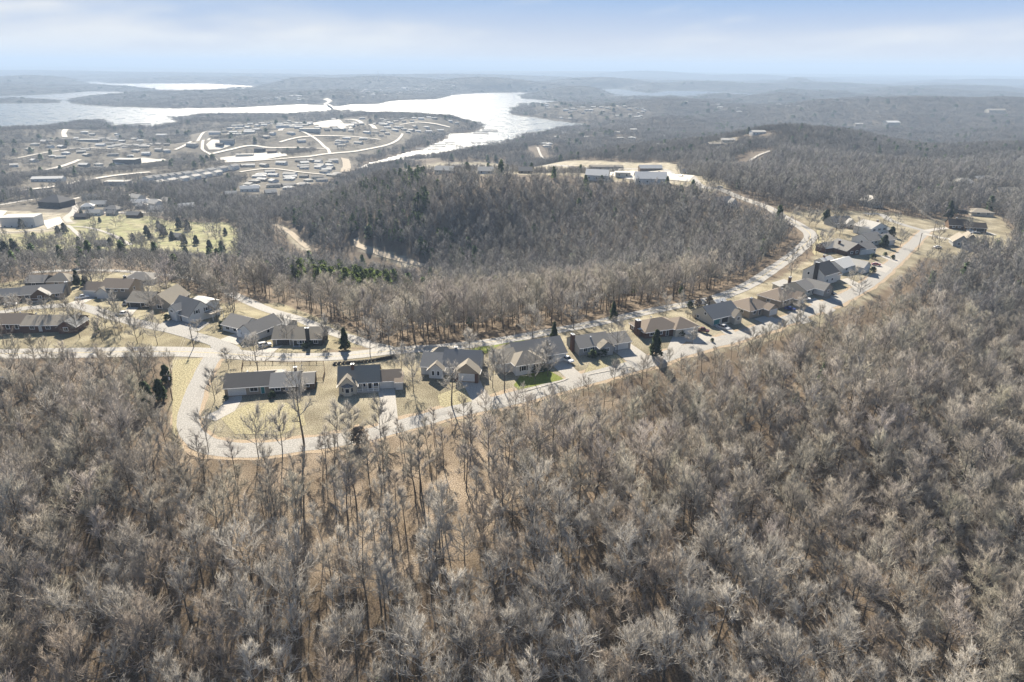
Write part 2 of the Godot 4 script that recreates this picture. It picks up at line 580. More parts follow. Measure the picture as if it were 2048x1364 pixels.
# ---------------------------------------------------------------- houses
func wing_walls(w: Array, low: float) -> Geo:
	var g := Geo.new()
	var x0: float = w[0]; var x1: float = w[1]; var z0: float = w[2]; var z1: float = w[3]
	var e: float = w[4]; var r: float = w[5]
	var p := []
	for y in [low, e]:
		for q in [[x0, z1], [x1, z1], [x1, z0], [x0, z0]]: p.append(Vector3(q[0], y, q[1]))
	for f in [[0, 1, 5, 4, Vector3(0, 0, 1)], [1, 2, 6, 5, Vector3(1, 0, 0)], [2, 3, 7, 6, Vector3(0, 0, -1)], [3, 0, 4, 7, Vector3(-1, 0, 0)]]:
		g.quad(p[f[0]], p[f[1]], p[f[2]], p[f[3]], f[4])
	if w[6] == "x":
		for x in [x0, x1]:
			g.tri(Vector3(x, e, z0), Vector3(x, e, z1), Vector3(x, r - 0.05, (z0 + z1) / 2), Vector3(1 if x == x1 else -1, 0, 0))
	elif w[6] == "z":
		for z in [z0, z1]:
			g.tri(Vector3(x0, e, z), Vector3(x1, e, z), Vector3((x0 + x1) / 2, r - 0.05, z), Vector3(0, 0, 1 if z == z1 else -1))
	return g

func slab(g: Geo, a: Vector3, b: Vector3, c: Vector3, d: Vector3, t: float) -> void:
	var k := Vector3(0, -t, 0)
	g.solid([a + k, b + k, c + k, d + k, a, b, c, d])

func wing_roof(w: Array, over := 0.55) -> Geo:
	var g := Geo.new()
	var x0: float = w[0] - over; var x1: float = w[1] + over; var z0: float = w[2] - over; var z1: float = w[3] + over
	var r: float = w[5] + 0.16
	var half: float = ((w[3] - w[2]) if w[6] != "z" else (w[1] - w[0])) / 2
	var slope: float = (w[5] - w[4]) / maxf(half, 0.1)
	var e: float = w[4] + 0.16 - over * slope
	var t := 0.2
	var xm := (x0 + x1) / 2
	var zm := (z0 + z1) / 2
	match w[6]:
		"x":
			x0 += over * 0.4; x1 -= over * 0.4
			slab(g, Vector3(x0, e, z1), Vector3(x1, e, z1), Vector3(x1, r, zm), Vector3(x0, r, zm), t)
			slab(g, Vector3(x0, e, z0), Vector3(x1, e, z0), Vector3(x1, r, zm), Vector3(x0, r, zm), t)
		"z":
			z0 += over * 0.4; z1 -= over * 0.4
			slab(g, Vector3(x0, e, z0), Vector3(x0, e, z1), Vector3(xm, r, z1), Vector3(xm, r, z0), t)
			slab(g, Vector3(x1, e, z0), Vector3(x1, e, z1), Vector3(xm, r, z1), Vector3(xm, r, z0), t)
		"hip":
			var d := minf(z1 - z0, x1 - x0) / 2
			var a: Vector3; var b: Vector3
			if x1 - x0 >= z1 - z0:
				a = Vector3(x0 + d, r, zm); b = Vector3(x1 - d, r, zm)
			else:
				a = Vector3(xm, r, z1 - d); b = Vector3(xm, r, z0 + d)
			var q := [Vector3(x0, e, z1), Vector3(x1, e, z1), Vector3(x1, e, z0), Vector3(x0, e, z0)]
			if x1 - x0 >= z1 - z0:
				g.quad(q[0], q[1], b, a, Vector3(0, 1, 1)); g.quad(q[2], q[3], a, b, Vector3(0, 1, -1))
				g.tri(q[1], q[2], b, Vector3(1, 1, 0)); g.tri(q[3], q[0], a, Vector3(-1, 1, 0))
			else:
				g.tri(q[0], q[1], a, Vector3(0, 1, 1)); g.tri(q[2], q[3], b, Vector3(0, 1, -1))
				g.quad(q[1], q[2], b, a, Vector3(1, 1, 0)); g.quad(q[3], q[0], a, b, Vector3(-1, 1, 0))
			for k in 4:
				var f: Vector3 = q[k]; var h: Vector3 = q[(k + 1) % 4]
				g.quad(f, h, h - Vector3(0, t, 0), f - Vector3(0, t, 0), f + h - q[(k + 2) % 4] - q[(k + 3) % 4])
			g.quad(q[0] - Vector3(0, t, 0), q[1] - Vector3(0, t, 0), q[2] - Vector3(0, t, 0), q[3] - Vector3(0, t, 0), Vector3.DOWN)
		"shed":                                                        # falls towards the front
			slab(g, Vector3(x0, w[4], z1), Vector3(x1, w[4], z1), Vector3(x1, w[5], z0), Vector3(x0, w[5], z0), t)
		"flat":
			g.box(Vector3(xm, w[4] + 0.2, zm), Vector3(x1 - x0 - over, 0.4, z1 - z0 - over))
	return g

func eaves(w: Array, o: Node, over := 0.55) -> void:                     # pale fascia boards along the low edges
	var half: float = ((w[3] - w[2]) if w[6] != "z" else (w[1] - w[0])) / 2
	var e: float = w[4] + 0.02 - over * (w[5] - w[4]) / maxf(half, 0.1)
	var xm: float = (w[0] + w[1]) / 2; var zm: float = (w[2] + w[3]) / 2
	for s in [1, -1]:
		if w[6] == "x" or w[6] == "hip":
			var g := Geo.new()
			g.box(Vector3(xm, e, (w[3] + over + 0.06) if s > 0 else (w[2] - over - 0.06)), Vector3(w[1] - w[0] + over, 0.2, 0.1))
			part("fascia_board", g, M.trim, o)
		if w[6] == "z" or w[6] == "hip":
			var g := Geo.new()
			g.box(Vector3((w[1] + over + 0.06) if s > 0 else (w[0] - over - 0.06), e, zm), Vector3(0.1, 0.2, w[3] - w[2] + over))
			part("fascia_board", g, M.trim, o)

func facing(w: Array, face: String, along: float, y: float) -> Transform3D:
	match face:
		"f": return Transform3D(Basis.IDENTITY, Vector3(along, y, w[3]))
		"b": return Transform3D(Basis(Vector3.UP, PI), Vector3(along, y, w[2]))
		"l": return Transform3D(Basis(Vector3.UP, -PI / 2), Vector3(w[0], y, along))
	return Transform3D(Basis(Vector3.UP, PI / 2), Vector3(w[1], y, along))

func house(called: String, label: String, at: Vector2, yaw: float, wings: Array, details: Array, wall: String, roof: String, category := "house", group := "") -> Node3D:
	yaw = deg_to_rad(yaw)
	var ex := Vector2(cos(yaw), -sin(yaw))
	var ez := Vector2(sin(yaw), cos(yaw))
	var y := -1e9
	for w in wings:
		var mid: Vector2 = at + ex * ((w[0] + w[1]) / 2) + ez * ((w[2] + w[3]) / 2)
		y = maxf(y, ground(mid.x, mid.y))
		clear_area(PackedVector2Array([at + ex * (w[0] - 4.5) + ez * (w[2] - 4.5), at + ex * (w[1] + 4.5) + ez * (w[2] - 4.5), at + ex * (w[1] + 4.5) + ez * (w[3] + 6.0), at + ex * (w[0] - 4.5) + ez * (w[3] + 6.0)]))
	var o := thing(called, label, category, Vector3(at.x, y + 0.12, at.y), yaw, group)
	for w in wings:
		var wm: String = w[7] if w.size() > 7 and w[7] != "" else wall
		var rm: String = w[8] if w.size() > 8 else roof
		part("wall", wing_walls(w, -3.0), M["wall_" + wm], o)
		part("roof", wing_roof(w), M["roof_" + rm], o)
		if w[6] != "flat" and w[6] != "shed":
			eaves(w, o)
	for d in details:
		match d[0]:
			"window":                                                  # face, wing, along, sill, width, height
				var f := facing(wings[d[2]], d[1], d[3], d[4] + d[6] / 2)
				var g := Geo.new()
				g.box(Vector3(0, 0, 0.03), Vector3(d[5] + 0.3, d[6] + 0.3, 0.1))
				var win := part("window", g, M.trim, o)
				win.transform = f
				var p := Geo.new()
				var n := maxi(1, roundi(d[5] / 0.9))
				for k in n:
					p.box(Vector3((k + 0.5) * d[5] / n - d[5] / 2, 0, 0.075), Vector3(d[5] / n - 0.08, d[6] - 0.06, 0.03))
				part("pane", p, M.glass, win)
			"shutters":                                                # face, wing, along, sill, width, height: a dark pair beside a window
				for s in [-1, 1]:
					var f := facing(wings[d[2]], d[1], d[3], d[4] + d[6] / 2)
					var g := Geo.new()
					g.box(Vector3(s * (d[5] / 2 + 0.4), 0, 0.05), Vector3(0.45, d[6] + 0.2, 0.08))
					part("shutter", g, M.wall_dark, o).transform = f
			"door":                                                    # face, wing, along, width, height, material
				var f := facing(wings[d[2]], d[1], d[3], d[5] / 2)
				var g := Geo.new()
				g.box(Vector3(0, 0, 0.03), Vector3(d[4] + 0.24, d[5] + 0.2, 0.1))
				var fr := part("door_frame", g, M.trim, o)
				fr.transform = f
				var p := Geo.new()
				p.box(Vector3(0, -0.03, 0.075), Vector3(d[4], d[5], 0.05))
				part("door", p, M[d[6]], fr)
			"garage":                                                  # face, wing, along, width, height
				var f := facing(wings[d[2]], d[1], d[3], d[5] / 2 + 0.03)
				var g := Geo.new()
				g.box(Vector3(0, 0, 0.02), Vector3(d[4] + 0.3, d[5] + 0.2, 0.08))
				var fr := part("garage_frame", g, M.trim, o)
				fr.transform = f
				var p := Geo.new()
				for k in 4: p.box(Vector3(0, (k - 1.5) * d[5] / 4, 0.06), Vector3(d[4], d[5] / 4 - 0.03, 0.06))
				part("garage_door", p, M[d[6]] if d.size() > 6 else M.wall_white, fr)
			"chimney":                                                 # x, z, width, depth, top, wall material
				var g := Geo.new()
				g.box(Vector3(d[1], (d[5] - 3.0) / 2, d[2]), Vector3(d[3], d[5] + 3.0, d[4]))
				var c := part("chimney", g, M["wall_" + d[6]], o)
				var p := Geo.new()
				p.box(Vector3(d[1], d[5] + 0.08, d[2]), Vector3(d[3] + 0.2, 0.16, d[4] + 0.2))
				p.tube([Vector3(d[1], d[5], d[2]), Vector3(d[1], d[5] + 0.55, d[2])], [0.2, 0.17], 8)
				part("chimney_cap", p, M.metal, c)
			"pier":                                                    # x, z, width, height, wall material
				var g := Geo.new()
				g.box(Vector3(d[1], (d[4] - 2.0) / 2, d[2]), Vector3(d[3], d[4] + 2.0, 0.3))
				part("brick_pier", g, M["wall_" + d[5]], o)
			"vent":                                                    # x, z, y of the roof there
				var g := Geo.new()
				g.box(Vector3(d[1], d[3] + 0.15, d[2]), Vector3(0.5, 0.5, 0.5))
				part("roof_vent", g, M.metal, o)
			"porch":                                                   # x0, x1, z0, z1, top, posts, rail
				var n: int = d[6]
				for k in n:
					var g := Geo.new()
					g.box(Vector3(lerpf(d[1] + 0.1, d[2] - 0.1, float(k) / (n - 1)), (d[5] - 1.0) / 2, d[4] - 0.1), Vector3(0.16, d[5] + 1.0, 0.16))
					part("porch_post", g, M.trim, o)
				var fl := Geo.new()
				fl.box(Vector3((d[1] + d[2]) / 2, -0.55, (d[3] + d[4]) / 2), Vector3(d[2] - d[1], 1.3, d[4] - d[3]))
				part("porch_floor", fl, M.concrete, o)
				if d[7]:
					var rl := Geo.new()
					for y2 in [0.25, 0.98]: rl.box(Vector3((d[1] + d[2]) / 2, y2, d[4] - 0.1), Vector3(d[2] - d[1], 0.09, 0.08))
					var q := int((d[2] - d[1]) / 0.35)
					for k in q: rl.box(Vector3(d[1] + (k + 0.5) * (d[2] - d[1]) / q, 0.6, d[4] - 0.1), Vector3(0.06, 0.7, 0.05))
					part("porch_railing", rl, M.trim, o)
			"deck":                                                    # x0, x1, z0, z1, y
				var g := Geo.new()
				g.box(Vector3((d[1] + d[2]) / 2, d[5] - 0.12, (d[3] + d[4]) / 2), Vector3(d[2] - d[1], 0.24, d[4] - d[3]))
				var dk := part("deck", g, M.wall_stone, o)
				var l := Geo.new()
				for x in [d[1] + 0.1, d[2] - 0.1]:
					for z in [d[3] + 0.1, d[4] - 0.1]: l.box(Vector3(x, (d[5] - 3.0) / 2, z), Vector3(0.16, d[5] + 3.0, 0.16))
				for x in [d[1], d[2]]: l.box(Vector3(x, d[5] + 0.95, (d[3] + d[4]) / 2), Vector3(0.08, 0.1, d[4] - d[3]))
				l.box(Vector3((d[1] + d[2]) / 2, d[5] + 0.95, d[3]), Vector3(d[2] - d[1], 0.1, 0.08))
				part("deck_railing", l, M.trim, dk)
			"bay":                                                     # wing, along, width, depth, height
				var w: Array = wings[d[1]]
				var z: float = w[3]
				var a: float = d[3] / 2
				var b := a * 0.55
				var pl := [Vector2(-a, 0), Vector2(-b, d[4]), Vector2(b, d[4]), Vector2(a, 0)]
				var g := Geo.new()
				var rf := Geo.new()
				for k in 3:
					var p1 := Vector3(d[2] + pl[k].x, -2, z + pl[k].y)
					var p2 := Vector3(d[2] + pl[k + 1].x, -2, z + pl[k + 1].y)
					var up := Vector3(0, d[5] + 2, 0)
					var out := Vector3((pl[k].x + pl[k + 1].x), 0, 1)
					g.quad(p1, p2, p2 + up, p1 + up, out)
					rf.tri(p1 + up + out * 0.12, p2 + up + out * 0.12, Vector3(d[2], d[5] + 0.9, z), out + Vector3.UP)
				var by := part("bay", g, M["wall_" + wall], o)
				part("bay_roof", rf, M.roof_slate, by)
				for k in 3:
					var m1: Vector2 = (pl[k] + pl[k + 1]) / 2
					var dr: Vector2 = pl[k + 1] - pl[k]
					var wg := Geo.new()
					wg.box(Vector3.ZERO, Vector3(dr.length() * 0.72, 1.55, 0.08))
					var wn := part("window", wg, M.trim, o)
					wn.transform = Transform3D(Basis(Vector3.UP, -dr.angle()), Vector3(d[2] + m1.x, 1.55, z + m1.y + 0.02))
					var pn := Geo.new()
					pn.box(Vector3(0, 0, 0.05), Vector3(dr.length() * 0.6, 1.35, 0.04))
					part("pane", pn, M.glass, wn)
	return o

# ---------------------------------------------------------------- vehicles
func car(label: String, at: Vector2, yaw: float, kind: String, paint: String, category := "car") -> Node3D:
	var o := thing({"suv": "parked_suv", "sedan": "parked_car", "pickup": "pickup_truck"}[kind], label, category, on(at, 0.12), deg_to_rad(yaw))
	# the front looks along +x; profile of the body, then of the cabin: [x, y] from the rear bottom round
	var l := 2.35 if kind != "pickup" else 2.75
	var wd := 0.92 if kind != "pickup" else 0.98
	var deck := 0.98 if kind == "sedan" else 1.08
	var body := Geo.new()
	var prof := [[-l, 0.42], [-l, deck - 0.12], [-l + 0.1, deck], [l - 1.15, deck], [l - 0.12, deck - 0.16], [l, deck - 0.34], [l, 0.42]]
	for k in prof.size():
		var a: Array = prof[k]; var b: Array = prof[(k + 1) % prof.size()]
		var out := Vector3(b[1] - a[1], a[0] - b[0], 0) * -1.0
		body.quad(Vector3(a[0], a[1], -wd), Vector3(b[0], b[1], -wd), Vector3(b[0], b[1], wd), Vector3(a[0], a[1], wd), out)
	for s in [-1, 1]:
		for k in range(1, prof.size() - 1):
			body.tri(Vector3(prof[0][0], prof[0][1], s * wd), Vector3(prof[k][0], prof[k][1], s * wd), Vector3(prof[k + 1][0], prof[k + 1][1], s * wd), Vector3(0, 0, s))
	var bd := part("body", body, M["paint_" + paint], o)
	var c: Array = {"suv": [-2.2, -2.0, 0.35, 1.15, 1.78], "sedan": [-1.75, -1.0, 0.35, 1.15, 1.45], "pickup": [-0.75, -0.55, 0.65, 1.35, 1.88]}[kind]
	var top := Geo.new()
	top.solid([Vector3(c[1] - 0.05, c[4] - 0.1, wd - 0.2), Vector3(c[2] + 0.05, c[4] - 0.1, wd - 0.2), Vector3(c[2] + 0.05, c[4] - 0.1, 0.2 - wd), Vector3(c[1] - 0.05, c[4] - 0.1, 0.2 - wd), Vector3(c[1] + 0.1, c[4], wd - 0.28), Vector3(c[2] - 0.1, c[4], wd - 0.28), Vector3(c[2] - 0.1, c[4], 0.28 - wd), Vector3(c[1] + 0.1, c[4], 0.28 - wd)])
	for q in [[c[0], c[1]], [c[3], c[2]], [(c[1] + c[2]) / 2, (c[1] + c[2]) / 2]]:
		for s in [-1, 1]:
			top.tube([Vector3(q[0], deck - 0.03, s * (wd - 0.06)), Vector3(q[1], c[4] - 0.05, s * (wd - 0.21))], [0.06, 0.05], 4)
	part("cabin_roof", top, M["paint_" + paint], o)
	var gl := Geo.new()
	gl.solid([Vector3(c[0], deck - 0.02, wd - 0.08), Vector3(c[3], deck - 0.02, wd - 0.08), Vector3(c[3], deck - 0.02, 0.08 - wd), Vector3(c[0], deck - 0.02, 0.08 - wd), Vector3(c[1], c[4] - 0.09, wd - 0.23), Vector3(c[2], c[4] - 0.09, wd - 0.23), Vector3(c[2], c[4] - 0.09, 0.23 - wd), Vector3(c[1], c[4] - 0.09, 0.23 - wd)])
	part("window", gl, M.glass, o)
	if kind == "pickup":
		var bed := Geo.new()
		bed.box(Vector3(-1.8, deck + 0.006, 0), Vector3(1.75, 0.02, 1.5))
		part("cargo_bed", bed, M.rubber, o)
	for x in [-l + 0.85, l - 0.85]:
		for s in [-1, 1]:
			var t := Geo.new()
			t.tube([Vector3(x, 0.36, s * (wd - 0.2)), Vector3(x, 0.36, s * (wd + 0.03))], [0.36, 0.36], 14)
			for k in 12:
				var u := TAU * k / 12
				var u2 := TAU * (k + 1) / 12
				t.tri(Vector3(x, 0.36, s * (wd + 0.03)), Vector3(x + cos(u) * 0.36, 0.36 + sin(u) * 0.36, s * (wd + 0.03)), Vector3(x + cos(u2) * 0.36, 0.36 + sin(u2) * 0.36, s * (wd + 0.03)), Vector3(0, 0, s))
			var wl := part("wheel", t, M.rubber, o)
			var r := Geo.new()
			for k in 10:
				var u := TAU * k / 10
				var u2 := TAU * (k + 1) / 10
				r.tri(Vector3(x, 0.36, s * (wd + 0.045)), Vector3(x + cos(u) * 0.22, 0.36 + sin(u) * 0.22, s * (wd + 0.035)), Vector3(x + cos(u2) * 0.22, 0.36 + sin(u2) * 0.22, s * (wd + 0.035)), Vector3(0, 0, s))
			part("rim", r, M.metal, wl)
	for s in [-1, 1]:
		var hl := Geo.new()
		hl.box(Vector3(l - 0.02, deck - 0.42, s * (wd - 0.25)), Vector3(0.12, 0.16, 0.36))
		part("headlight", hl, M.trim, bd)
		var tl := Geo.new()
		tl.box(Vector3(-l + 0.01, deck - 0.28, s * (wd - 0.14)), Vector3(0.08, 0.26, 0.2))
		part("taillight", tl, M.lamp_red, bd)
	return o

# ---------------------------------------------------------------- small things of the place
func pole(label: String, at: Vector2, h: float, yaw := 0.0, lean := 0.0) -> Vector3:
	var o := thing("utility_pole", label, "utility pole", on(at), deg_to_rad(yaw))
	o.rotation.z = lean
	var g := Geo.new()
	g.tube([Vector3(0, -0.5, 0), Vector3(0, h, 0)], [0.17, 0.12], 8)
	part("pole", g, M.pole_wood, o)
	var c := Geo.new()
	c.box(Vector3(0, h - 0.5, 0.14), Vector3(2.2, 0.13, 0.11))
	var arm := part("crossarm", c, M.pole_wood, o)
	for x in [-0.95, 0.0, 0.95]:
		var q := Geo.new()
		q.tube([Vector3(x, h - 0.44, 0.14), Vector3(x, h - 0.24, 0.14)], [0.06, 0.05], 6)
		part("insulator", q, M.metal, arm)
	var t := Geo.new()
	t.tube([Vector3(0.3, h - 2.0, 0), Vector3(0.3, h - 1.1, 0)], [0.24, 0.24], 8)
	part("transformer", t, M.metal, o)
	keep_clear(at, 3.0)
	return o.position + Vector3(0, h - 0.3, 0)

func wires(label: String, a: Vector3, b: Vector3, sag: float, lines := 3) -> void:
	var o := thing("power_line", label, "power line", (a + b) / 2)
	var side := (b - a).cross(Vector3.UP).normalized()
	for k in lines:
		var pts := []
		for q in 13:
			var t := q / 12.0
			pts.append(a.lerp(b, t) - o.position + side * (k - (lines - 1) / 2.0) * 0.8 - Vector3(0, sag * 4.0 * t * (1.0 - t), 0))
		var g := Geo.new()
		var rad := []
		for q in 13: rad.append(0.022)
		g.tube(pts, rad, 4)
		part("wire", g, M.wire, o)

func yard_tree(label: String, mesh: Array, at: Vector2, h: float, wide: float, tall: float, bark := "bark", lean := 0.0) -> void:
	var o := thing("bare_tree", label, "tree", on(at), rng.randf() * TAU)
	put("trunk", mesh[0], M[bark], o)
	put("crown", mesh[1], M.twig, o)
	o.scale = Vector3(wide, h / tall, wide)
	if lean != 0.0: o.rotation.z = lean

func green_tree(called: String, label: String, mesh: Mesh, at: Vector2, s: float, sy := 1.0, group := "", tone := "needle") -> void:
	var o := thing(called, label, "tree", on(at), rng.randf() * TAU, group)
	var g := Geo.new()
	g.tube([Vector3(0, -0.4, 0), Vector3(0, 4.0, 0), Vector3(0, 7.6, 0)], [0.22, 0.14, 0.03], 6)
	put("trunk", g.mesh(), M.bark, o)
	put("crown", mesh, M[tone], o)
	o.scale = Vector3(s, s * sy, s)
	keep_clear(at, 2.5)

func small_building(called: String, label: String, at: Vector2, yaw: float, size: Vector3, wall: String, roof: String, shape := "x", category := "building", group := "") -> void:
	var h := size.y
	var w := [-size.x / 2, size.x / 2, -size.z / 2, size.z / 2, h, h + (0.0 if shape == "flat" else minf(size.z, size.x) * (0.28 if at.y > -1000.0 else 0.17)), shape]
	var o := thing(called, label, category, on(at), deg_to_rad(yaw), group)
	part("wall", wing_walls(w, -4.0), M["wall_" + wall], o)
	part("roof", wing_roof(w, 0.7), M["roof_" + roof], o)
	var n := maxi(2, int(size.x / 6.0)) if at.y > -1500.0 else 0
	for k in n:
		var d := Geo.new()
		d.box(Vector3((k + 0.5) * size.x / n - size.x / 2, minf(h * 0.55, 1.6), size.z / 2 + 0.03), Vector3(1.3, 1.3, 0.08))
		part("window", d, M.glass, o)
	keep_clear(at, maxf(size.x, size.z) * 0.65 + 2.0)
	if at.y < -500.0:                          # a yard before it
		for k in range(1, 2 if shape == "x" and size.z > 14.5 and at.x > 60.0 else 6 if category == "building" and group == "" else 4): keep_clear(at - at.normalized() * (10.0 * k), size.x * 0.5)

func dock(label: String, at: Vector2, yaw: float, size: Vector2, roof: String, group := "") -> void:
	var o := thing("covered_boat_dock", label, "dock", Vector3(at.x, LAKE, at.y), deg_to_rad(yaw), group)
	var g := Geo.new()
	g.box(Vector3(0, 0.3, 0), Vector3(size.x, 0.6, size.y * 0.3))
	for k in int(size.x / 6.0) + 1:
		g.box(Vector3(-size.x / 2 + 0.5 + k * (size.x - 1.0) / int(size.x / 6.0), 0.3, 0), Vector3(1.0, 0.6, size.y))
	part("pontoon", g, M.wall_grey, o)
	var p := Geo.new()
	for k in int(size.x / 6.0) + 1:
		for s in [-1, 1]: p.box(Vector3(-size.x / 2 + 0.5 + k * (size.x - 1.0) / int(size.x / 6.0), 2.2, s * size.y * 0.46), Vector3(0.25, 3.4, 0.25))
	part("roof_post", p, M.metal, o)
	var w := [-size.x / 2, size.x / 2, -size.y / 2, size.y / 2, 3.8, 3.8 + size.y * 0.14, "x"]
	part("roof", wing_roof(w, 0.4), M["roof_" + roof], o)

func sky_picture() -> ImageTexture:
	var w := 2048
	var h := 1024
	var im := Image.create(w, h, false, Image.FORMAT_RGBF)
	var f := FastNoiseLite.new()
	f.frequency = 1.0; f.fractal_octaves = 5; f.seed = 12; f.noise_type = FastNoiseLite.TYPE_SIMPLEX_SMOOTH
	var sun := Vector3(-sin(SUN_AZ) * cos(SUN_EL), sin(SUN_EL), -cos(SUN_AZ) * cos(SUN_EL))
	for y in h / 2 + 1:
		var el := PI * (0.5 - (y + 0.5) / h)
		var up := maxf(sin(el), 0.0)
		var clear := Color(1.46, 1.32, 1.20).lerp(Color(0.34, 0.70, 1.30), pow(clampf(up / 0.10, 0.0, 1.0), 0.8)).lerp(Color(0.15, 0.26, 0.50), pow(clampf((up - 0.09) / 0.9, 0.0, 1.0), 0.5))
		for x in w:
			var az := wrapf(TAU * (x + 0.5) / w, -PI, PI)      # 0 straight ahead of the camera
			var d := Vector3(sin(az) * cos(el), sin(el), -cos(az) * cos(el))
			var s := maxf(0.0, d.dot(sun))
			var c := clear.lerp(Color(1.1, 1.12, 1.15), clampf(0.42 * pow(s, 7.0), 0.0, 0.8))
			# thin ragged cloud, drawn out sideways and gathered into a few banks
			if up < 0.75:
				var k := 1.0 / (up + 0.16)
				var q := f.get_noise_3d(d.x * k * 0.42 + 3.0, d.z * k * 0.42, 4.0 + el * 5.0) * 0.45 + f.get_noise_3d(d.x * 5.0, el * 30.0 - az * 2.0, d.z * 5.0) * 0.75
				var bank := exp(-pow((az + 0.54) / 0.30, 2.0)) * exp(-pow((el - 0.034) / 0.042, 2.0))
				bank += 0.8 * exp(-pow((az + 0.24) / 0.17, 2.0)) * exp(-pow((el - 0.028) / 0.022, 2.0))
				bank += 0.7 * exp(-pow((az - 0.45) / 0.22, 2.0)) * exp(-pow((el - 0.022 - 0.07 * (az - 0.30)) / 0.014, 2.0))
				var a := clampf((q - 0.24 + 0.06 * s * s) * 1.0, 0.0, 0.5) + clampf(bank * (0.62 + 1.7 * q), 0.0, 1.0)
				a = minf(a, 0.9)
				c = c.lerp(Color(1.42, 1.41, 1.39), a)
			im.set_pixel(x, y, c)
	im.fill_rect(Rect2i(0, h / 2, w, h / 2), Color(0.36, 0.38, 0.40))
	return ImageTexture.create_from_image(im)

const SUN_AZ := 0.245
const SUN_EL := 0.611

